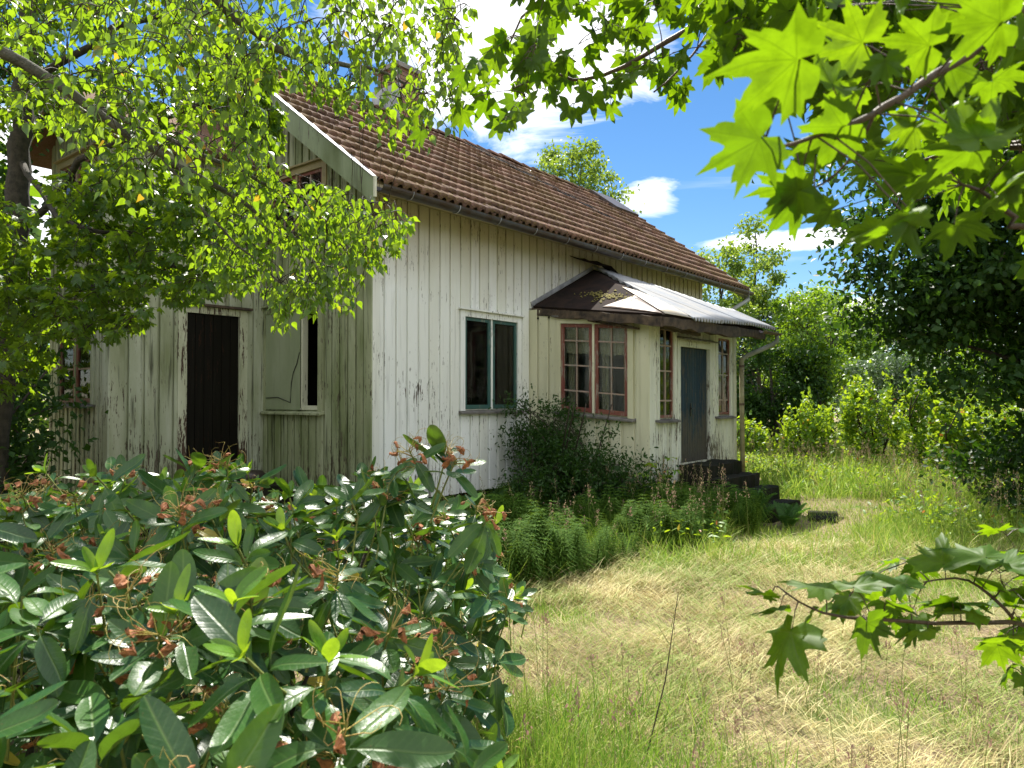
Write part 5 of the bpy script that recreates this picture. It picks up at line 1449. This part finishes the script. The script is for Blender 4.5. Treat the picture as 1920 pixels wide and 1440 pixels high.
for k in range(26):
    a = Vector((r.uniform(-2.6, -.5), r.uniform(1.6, 3.4), 0)); b = a + Vector((r.normal(0, .45), r.normal(0, .35), r.uniform(.75, 1.1))); b.x = min(b.x, -.15)
    MB().tube([v - off for v in curve_pts([a, a.lerp(b, .4) + Vector((r.normal(0, .1), r.normal(0, .1), -.05)), b], 7)], [.02, .018, .015, .012, .010, .008, .006], 6).build('branch', 'bark', rh, True)
def bushleaves(P_, D_, N_, S_, mat, parts):
    P_ = np.array(P_); M = frames(np.array(D_), np.array(N_), np.array(S_)); tip = P_ + M[:, :, 1] * .9; pt = proj(tip); k = rlimit(pt[:, 0] + np.random.default_rng(9).normal(-14, 22, len(pt)), pt[:, 1] + 12) & (np.linalg.norm(tip - np.array([0, 0, HC]), axis=1) > .8)
    scatter_leaves(rh, RH, M[k], P_[k], mat, parts, cheap=[RH[1], RH[3]]); print('rhodo', k.sum(), 'trusses', nfl)
bushleaves(P_, D_, N_, S_, 'rhodo_leaf', 240); bushleaves(Pn, Dn, Nn, Sn, 'rhodo_new_leaf', 60)

# ---------------------------------------------------------------- birch reaching in from the left
bt = empty('birch_tree', (-4.3, 2.9, 0)); tag(bt, 'birch reaching in from the left with drooping leafy twigs over the gable', 'tree')
b = Spray(bt, 'grey_bark'); T = bt.location
b.limb([T + Vector((0, 0, -.1)), T + Vector((.05, 0, 2)), T + Vector((-.05, .1, 4.2)), T + Vector((0, .2, 8.5))], .17, .05, 16, 'trunk')
b.limb([T + Vector((.0, 0, 3.9)), at(-250, 5, 3.2), at(0, 95, 3.5), at(150, 185, 3.6), at(300, 290, 3.8), at(420, 358, 4.0), at(530, 425, 4.2), at(640, 480, 4.3)], .040, .004, 26, wob=.012)
b.limb([at(150, 190, 3.62), at(330, 270, 3.9), at(470, 330, 4.2), at(600, 380, 4.4), at(735, 380, 4.5)], .016, .004, 14, wob=.012)
b.limb([T + Vector((.0, 0, 4.6)), at(-100, -300, 3.2), at(250, -120, 3.3), at(400, -5, 3.5), at(510, 85, 3.7), at(600, 115, 3.9), at(700, 130, 4.1), at(800, 180, 4.2)], .045, .005, 20, wob=.012)
b.limb([T + Vector((0, .1, 5.2)), at(100, -350, 3.6), at(500, -160, 3.8), at(760, -60, 4.0), at(860, 30, 4.1)], .04, .006, 16)
b.limb([at(300, 290, 3.8), at(390, 400, 3.9), at(470, 480, 4.0), at(560, 560, 4.1)], .010, .003, 10, wob=.01)
BM = [(-60, -100), (900, -100), (885, 110), (862, 225), (835, 290), (790, 300), (745, 300), (700, 260), (660, 230), (600, 190), (545, 165), (505, 160), (500, 200), (560, 300), (640, 345), (740, 370), (785, 395), (765, 440), (740, 490), (700, 520), (680, 560), (655, 590), (600, 590), (580, 625), (545, 645), (510, 620), (520, 580), (470, 540), (430, 560), (380, 510), (300, 480), (200, 400), (100, 300), (-60, 230)]
ROOFGAP = [(505, 165), (570, 180), (700, 300), (705, 345), (640, 350), (600, 345), (545, 335), (530, 280), (500, 230)]
def bkeep(P):
    q = proj(P); off_ = (q[:, 0] < -20) | (q[:, 1] < -20); g_ = inpoly(q[:, 0], q[:, 1], ROOFGAP) & (np.random.default_rng(4).random(len(P)) > .18)
    return off_ | (inpoly(q[:, 0], q[:, 1], [(v[0], v[1]) for v in BM]) & ~g_)
b.kf = bkeep
b.fill(seeds_in([(300, -80), (880, -80), (870, 120), (850, 200), (700, 230), (560, 150), (460, 80)], 240, 3.3, 4.4), .34, 7, .052, .022, .9, 1.0, hang=.85, conn=.12)
b.fill(seeds_in([(430, 280), (560, 310), (640, 350), (740, 370), (770, 400), (745, 470), (690, 510), (600, 540), (520, 580), (440, 540), (380, 460)], 290, 3.8, 4.6), .30, 7, .050, .022, .9, 1.0, hang=.75, conn=.12)
b.fill(seeds_in([(-60, -80), (420, -80), (500, 60), (480, 280), (380, 380), (240, 340), (80, 200), (-60, 120)], 200, 3.0, 4.2), .30, 6, .052, .022, .8, 1.0, hang=.6, conn=.12)
b.fill(seeds_in([(470, 50), (520, 30), (520, 290), (440, 300), (430, 150)], 45, 3.6, 4.3), .28, 7, .052, .022, .9, hang=.7)
b.fill(seeds_in([(590, 190), (700, 240), (760, 300), (720, 310), (640, 280)], 22, 3.9, 4.3), .28, 6, .046, .022, 1.0, hang=.95)
b.finish([BIRCH], 'birch_leaf', 300, keep=bkeep, wood2='twig')

# ---------------------------------------------------------------- maple standing to the left of the wing
m1 = empty('maple_tree', (-4.95, 7.0, 0)); tag(m1, 'shady maple with a mossy dark trunk at the left edge beside the wing', 'tree'); T = m1.location
b = Spray(m1, 'bark')
b.limb([T + Vector((0, 0, -.1)), at(20, 600, 7), at(28, 430, 7), at(38, 300, 7), at(45, 170, 7), at(60, -60, 7), at(60, -400, 7)], .13, .06, 22, 'trunk', wob=.03)
b.limb([at(28, 430, 7), at(90, 385, 6.8), at(160, 300, 6.4), at(260, 240, 6.2), at(400, 180, 6.2), at(480, 130, 6.2)], .04, .008, 14)
b.limb([at(28, 480, 7), at(120, 540, 6.5), at(230, 520, 6.2), at(350, 500, 6.2), at(430, 470, 6.4)], .035, .006, 14)
b.limb([at(40, 300, 7), at(130, 420, 6.2), at(240, 440, 6.0), at(330, 400, 6.2)], .03, .006, 12)
b.limb([at(45, 170, 7), at(200, 60, 6.6), at(330, 20, 6.6), at(420, -40, 6.8)], .04, .008, 12)
b.limb([at(20, 560, 7), at(90, 640, 6.3), at(180, 610, 6.0)], .025, .005, 10)
b.limb([at(28, 430, 7), at(-80, 500, 6.4), at(-60, 640, 6.2), at(40, 720, 6.2)], .03, .006, 10)
b.limb([at(150, 545, 6.3), at(250, 520, 6.1), at(330, 490, 6.2), at(420, 465, 6.4), at(480, 450, 6.4)], .014, .005, 10)
def m1keep(P):
    q = proj(P); bad = inpoly(q[:, 0], q[:, 1], [(190, 665), (300, 640), (470, 580), (700, 600), (700, 100), (540, 90), (535, 270), (500, 300), (520, 440), (470, 520), (330, 590), (200, 640)])
    gaps = inpoly(q[:, 0], q[:, 1], [(75, 250), (105, 240), (110, 290), (85, 330), (60, 330)]) | inpoly(q[:, 0], q[:, 1], [(60, 90), (170, 60), (210, 110), (110, 130)]) | inpoly(q[:, 0], q[:, 1], [(20, 420), (90, 430), (60, 460)])
    return ~bad & ~gaps
b.kf = m1keep
b.fill(seeds_in([(-500, -900), (330, -900), (380, -130), (-500, -130)], 170, 7.0, 9.5), .25, 4, .12, .06, .8, 1.1, conn=.12, whorl=2, hang=.2, r0=.008)
b.fill(seeds_in([(-80, -80), (360, -80), (450, 60), (420, 200), (240, 280), (110, 230), (-80, 220)], 240, 5.8, 7.4), .22, 3, .105, .06, .8, 1.1, conn=.12, whorl=2, hang=.2, r0=.006)
b.fill(seeds_in([(110, 350), (200, 300), (420, 330), (470, 430), (440, 520), (380, 560), (230, 560), (150, 560), (90, 450)], 300, 5.4, 6.9), .22, 3, .105, .06, .7, 1.1, conn=.10, whorl=2, hang=.2, r0=.005)
b.fill(seeds_in([(-80, 300), (60, 420), (100, 540), (250, 560), (290, 610), (200, 640), (110, 620), (60, 700), (-80, 760)], 250, 5.2, 6.6), .22, 3, .10, .06, .7, 1.1, conn=.10, whorl=2, hang=.2, r0=.005)
b.fill(seeds_in([(430, 120), (490, 110), (525, 210), (510, 270), (450, 240), (420, 190)], 50, 5.8, 6.4), .2, 4, .11, .05, .8, 1.1, whorl=2, hang=.3, r0=.005)
b.fill(seeds_in([(420, 300), (480, 330), (520, 400), (470, 420)], 10, 5.8, 6.4), .2, 3, .11, .05, .8, 1.1, whorl=2, hang=.3, r0=.005)
b.finish(MAPLE_C, 'maple_leaf_far', 300, cheap=MAPLE_C, wood2='twig', keep=m1keep)

# ---------------------------------------------------------------- maple overhanging from the right, close to the camera
m2 = empty('maple_tree', (3.3, 1.3, 0)); tag(m2, 'maple whose big backlit leaves hang in from the right close to the camera', 'tree'); T = m2.location
b = Spray(m2, 'maple_twig')
b.limb([T + Vector((0, 0, -.1)), T + Vector((0, 0, 1.2)), T + Vector((.05, 0, 2.6)), T + Vector((0, .1, 6))], .15, .08, 16, 'trunk', mat='bark')
b.limb([T + Vector((.02, 0, 1.9)), Vector((1.4, 1.0, 1.98)), at(1960, 25, .95), at(1840, 90, .92), at(1740, 150, .90), at(1640, 212, .88), at(1560, 245, .86), at(1470, 275, .84), at(1432, 262, .84)], .0085, .0012, 26, wob=.0015)
b.limb([at(1640, 212, .88), at(1600, 290, .92), at(1550, 340, .95), at(1505, 358, .97)], .0022, .001, 8, wob=.001)
b.limb([Vector((1.4, 1.0, 1.98)), at(1990, 420, 1.0), at(1900, 402, 1.0), at(1850, 365, 1.0), at(1800, 345, 1.0)], .006, .0018, 12, wob=.001)
b.limb([T + Vector((.02, 0, 1.5)), Vector((2.2, 1.5, 1.25)), at(2020, 1172, 1.55), at(1900, 1165, 1.5), at(1780, 1168, 1.5), at(1640, 1162, 1.45), at(1575, 1155, 1.42), at(1510, 1135, 1.4), at(1456, 1098, 1.4)], .007, .0013, 22, wob=.002)
b.limb([at(1900, 1160, 1.5), at(1850, 1110, 1.52), at(1800, 1085, 1.55), at(1730, 1092, 1.55)], .004, .0014, 8, wob=.001)
b.limb([T + Vector((0, 0, 3.2)), at(1900, -420, 2.2), at(1700, -200, 2.4), at(1480, -60, 2.6), at(1370, 0, 2.7), at(1290, 50, 2.75), at(1200, 110, 2.8), at(1100, 148, 2.8), at(1040, 142, 2.8), at(960, 165, 2.8)], .022, .0025, 24, wob=.006)
b.limb([at(1370, 0, 2.7), at(1330, 60, 2.7), at(1290, 110, 2.7), at(1225, 175, 2.7)], .007, .003, 9, wob=.005)
b.limb([at(1480, -60, 2.6), at(1300, -70, 2.7), at(1120, -50, 2.8), at(1000, 10, 2.8), at(950, 90, 2.8)], .012, .003, 12, wob=.005)
b.limb([T + Vector((0, 0, 2.6)), at(2100, -60, 1.9), at(1860, 60, 2.1), at(1700, 130, 2.3), at(1560, 130, 2.5), at(1440, 60, 2.6)], .014, .003, 16, wob=.005)
b.limb([T + Vector((0, 0, 2.3)), at(2100, 260, 1.6), at(1900, 270, 1.7), at(1760, 290, 1.8), at(1620, 340, 1.9)], .010, .002, 12, wob=.004)
# placed leaves: base pixel, depth, direction in the picture (deg), width in pixels, how much it is turned edge-on
def nleaf(px_, py_, dep, ang_, wpx, tilt=.35, up=.8, stem=None):
    p_ = at(px_, py_, dep); a = R(ang_); d = Vector((math.cos(a), tilt, math.sin(a))); sz = wpx * dep / FPX / 1.13 * (.88 if py_ < 600 else .95)
    b.leaf(p_, d, (rng.normal(0, .4), .6 + rng.normal(0, .25), up * 1.15), sz)
    sk = np.array([tuple(v) for v in b.sk]); i = int(((sk - np.array(p_)) ** 2).sum(1).argmin()); a_ = Vector(sk[i])
    if (a_ - p_).length < .45: b.tw.tube([a_ - b.off, a_.lerp(p_, .5) + Vector((0, 0, .01)) - b.off, p_ - b.off], [.0014, .0011, .0010], 4, False)
for q in [(1500, 112, .72, 172, 300, .3, .7), (1620, 80, .85, 150, 190, .2, .5), (1660, 112, .80, -75, 115, .3, .9), (1745, 85, .84, 165, 190, .3, .7), (1428, 258, .80, 205, 240, .4, .8), (1585, 235, .84, 205, 210, .5, 1.0), (1500, 355, .90, 175, 190, .5, .7), (1498, 362, .92, 235, 200, .4, .6),
          (1700, 405, .78, 200, 250, .5, .8), (1712, 402, .80, 250, 190, .4, .6), (1835, 262, .80, 100, 210, .4, .5), (1832, 270, .82, 175, 200, .5, .8), (1880, 40, .80, 170, 220, .6, 1.2), (1905, 90, .9, 80, 170, .5, 1), (1440, 60, 1.5, 200, 110, .4, .8), (1560, 160, .86, 100, 170, .4, .7),
          (1870, 365, .95, 25, 160, .5, 1), (1640, 300, 1.1, 220, 150, .4, .7), (1560, 395, 1.3, 200, 120, .4, .8), (1780, 120, .95, -60, 150, .4, .9), (1715, 230, 1.0, 240, 150, .4, .7), (1900, 320, .95, -20, 170, .4, .9), (1760, 330, .95, 200, 170, .5, .9), (1540, 60, 1.0, 120, 170, .4, .6), (1690, 20, 1.0, 100, 190, .4, .6), (1830, 10, 1.0, 140, 190, .5, .8), (1470, 190, 1.0, 190, 170, .6, .9), (1600, 170, .95, 210, 170, .6, 1.1), (1530, 290, 1.0, 160, 150, .6, 1.2), (1720, 330, 1.0, 150, 180, .6, 1.1), (1790, 420, 1.0, -30, 170, .6, 1.0), (1770, 210, .9, 20, 150, .7, 1.3), (1640, 430, 1.1, 190, 130, .6, 1.1), (1400, 130, 1.6, 180, 120, .5, .9), (1480, 20, 1.3, 190, 150, .5, .9), (1570, 10, 1.2, 90, 160, .5, .8), (1860, 150, 1.0, 0, 170, .6, 1.0)]:
    nleaf(*q)
for q in [(1485, 1182, 1.38, 232, 190, -.3, .6), (1445, 1118, 1.40, 165, 110, .3, 1.2), (1462, 1140, 1.40, 200, 120, .5, .7), (1626, 1166, 1.42, -68, 130, .3, .6), (1550, 1104, 1.42, 170, 160, .9, 2.2), (1600, 1100, 1.5, 20, 160, .9, 2.2), (1700, 1095, 1.5, 165, 170, 1.0, 2.4), (1770, 1058, 1.55, 60, 150, 1.0, 2.0),
          (1660, 1130, 1.45, -30, 120, .6, 1.6), (1785, 1128, 1.5, 200, 110, .7, 1.5), (1800, 1130, 1.5, -10, 120, .6, 1.5), (1850, 1045, 1.5, 180, 170, 1.0, 2.2), (1880, 1060, 1.5, 30, 150, .9, 2.0), (1885, 1110, 1.5, 150, 160, .8, 1.6), (1900, 1195, 1.5, 190, 150, .6, 1.2), (1870, 1210, 1.55, -60, 110, .4, .9), (1830, 1150, 1.5, 170, 170, .7, 1.6), (1740, 1180, 1.48, 200, 120, .8, 1.8), (1915, 1140, 1.5, -10, 140, .5, 1.2), (1520, 1150, 1.42, 250, 90, .4, 1.0)]:
    nleaf(*q)
def m2keep(P):
    q = proj(P); far = q[:, 2] > 1.35
    bad = far & (inpoly(q[:, 0], q[:, 1], [(1235, 235), (1420, 90), (1600, 300), (1480, 480), (1150, 480), (1130, 250)]) | inpoly(q[:, 0], q[:, 1], [(1500, 400), (1920, 380), (1920, 960), (1300, 960), (1300, 400)]))
    return ~bad
b.kf = m2keep; b.nb = (.35, .75, .7)
b.fill(seeds_in([(900, 150), (930, 70), (1010, 20), (1000, -80), (1400, -80), (1405, 50), (1340, 140), (1280, 200), (1230, 170), (1150, 150), (1050, 160), (960, 190)], 46, 2.0, 2.9), .16, 3, .088, .05, .9, 1.0, conn=.06, whorl=2, hang=.3, r0=.0025)
b.fill(seeds_in([(1340, -80), (1960, -80), (1960, 330), (1800, 340), (1690, 300), (1600, 200), (1440, 130)], 92, 1.25, 2.1), .13, 3, .082, .05, .9, 1.0, conn=.06, whorl=2, hang=.3, r0=.0025)
b.fill(seeds_in([(1380, -80), (1520, -80), (1500, 70), (1440, 110), (1390, 60)], 14, 1.3, 2.2), .14, 3, .085, .05, .8, 1.0, conn=.06, whorl=2, hang=.3, r0=.0022)
b.fill(seeds_in([(2000, -500), (2000, 480), (2500, 430), (3300, 300), (3300, -300)], 95, .95, 2.0), .15, 3, .09, .05, .8, 1.0, conn=.06, whorl=2, hang=.3, r0=.0025)
b.nb = (.3, .2, 1.0)
b.fill(seeds_in([(1990, 1060), (1990, 1220), (2600, 1260), (2600, 1020)], 22, 1.4, 1.9), .12, 3, .085, .04, .5, 1.0, conn=.05, whorl=2, hang=.1, r0=.002)
b.fill(seeds_in([(1500, 1080), (1850, 1010), (1960, 1000), (1960, 1230), (1850, 1190), (1640, 1110)], 14, 1.45, 2.0), .10, 2, .085, .04, .5, 1.0, conn=.05, whorl=2, hang=.1, r0=.002)
b.finish(MAPLE, 'maple_leaf', 300, cheap=MAPLE_C, keep=m2keep)
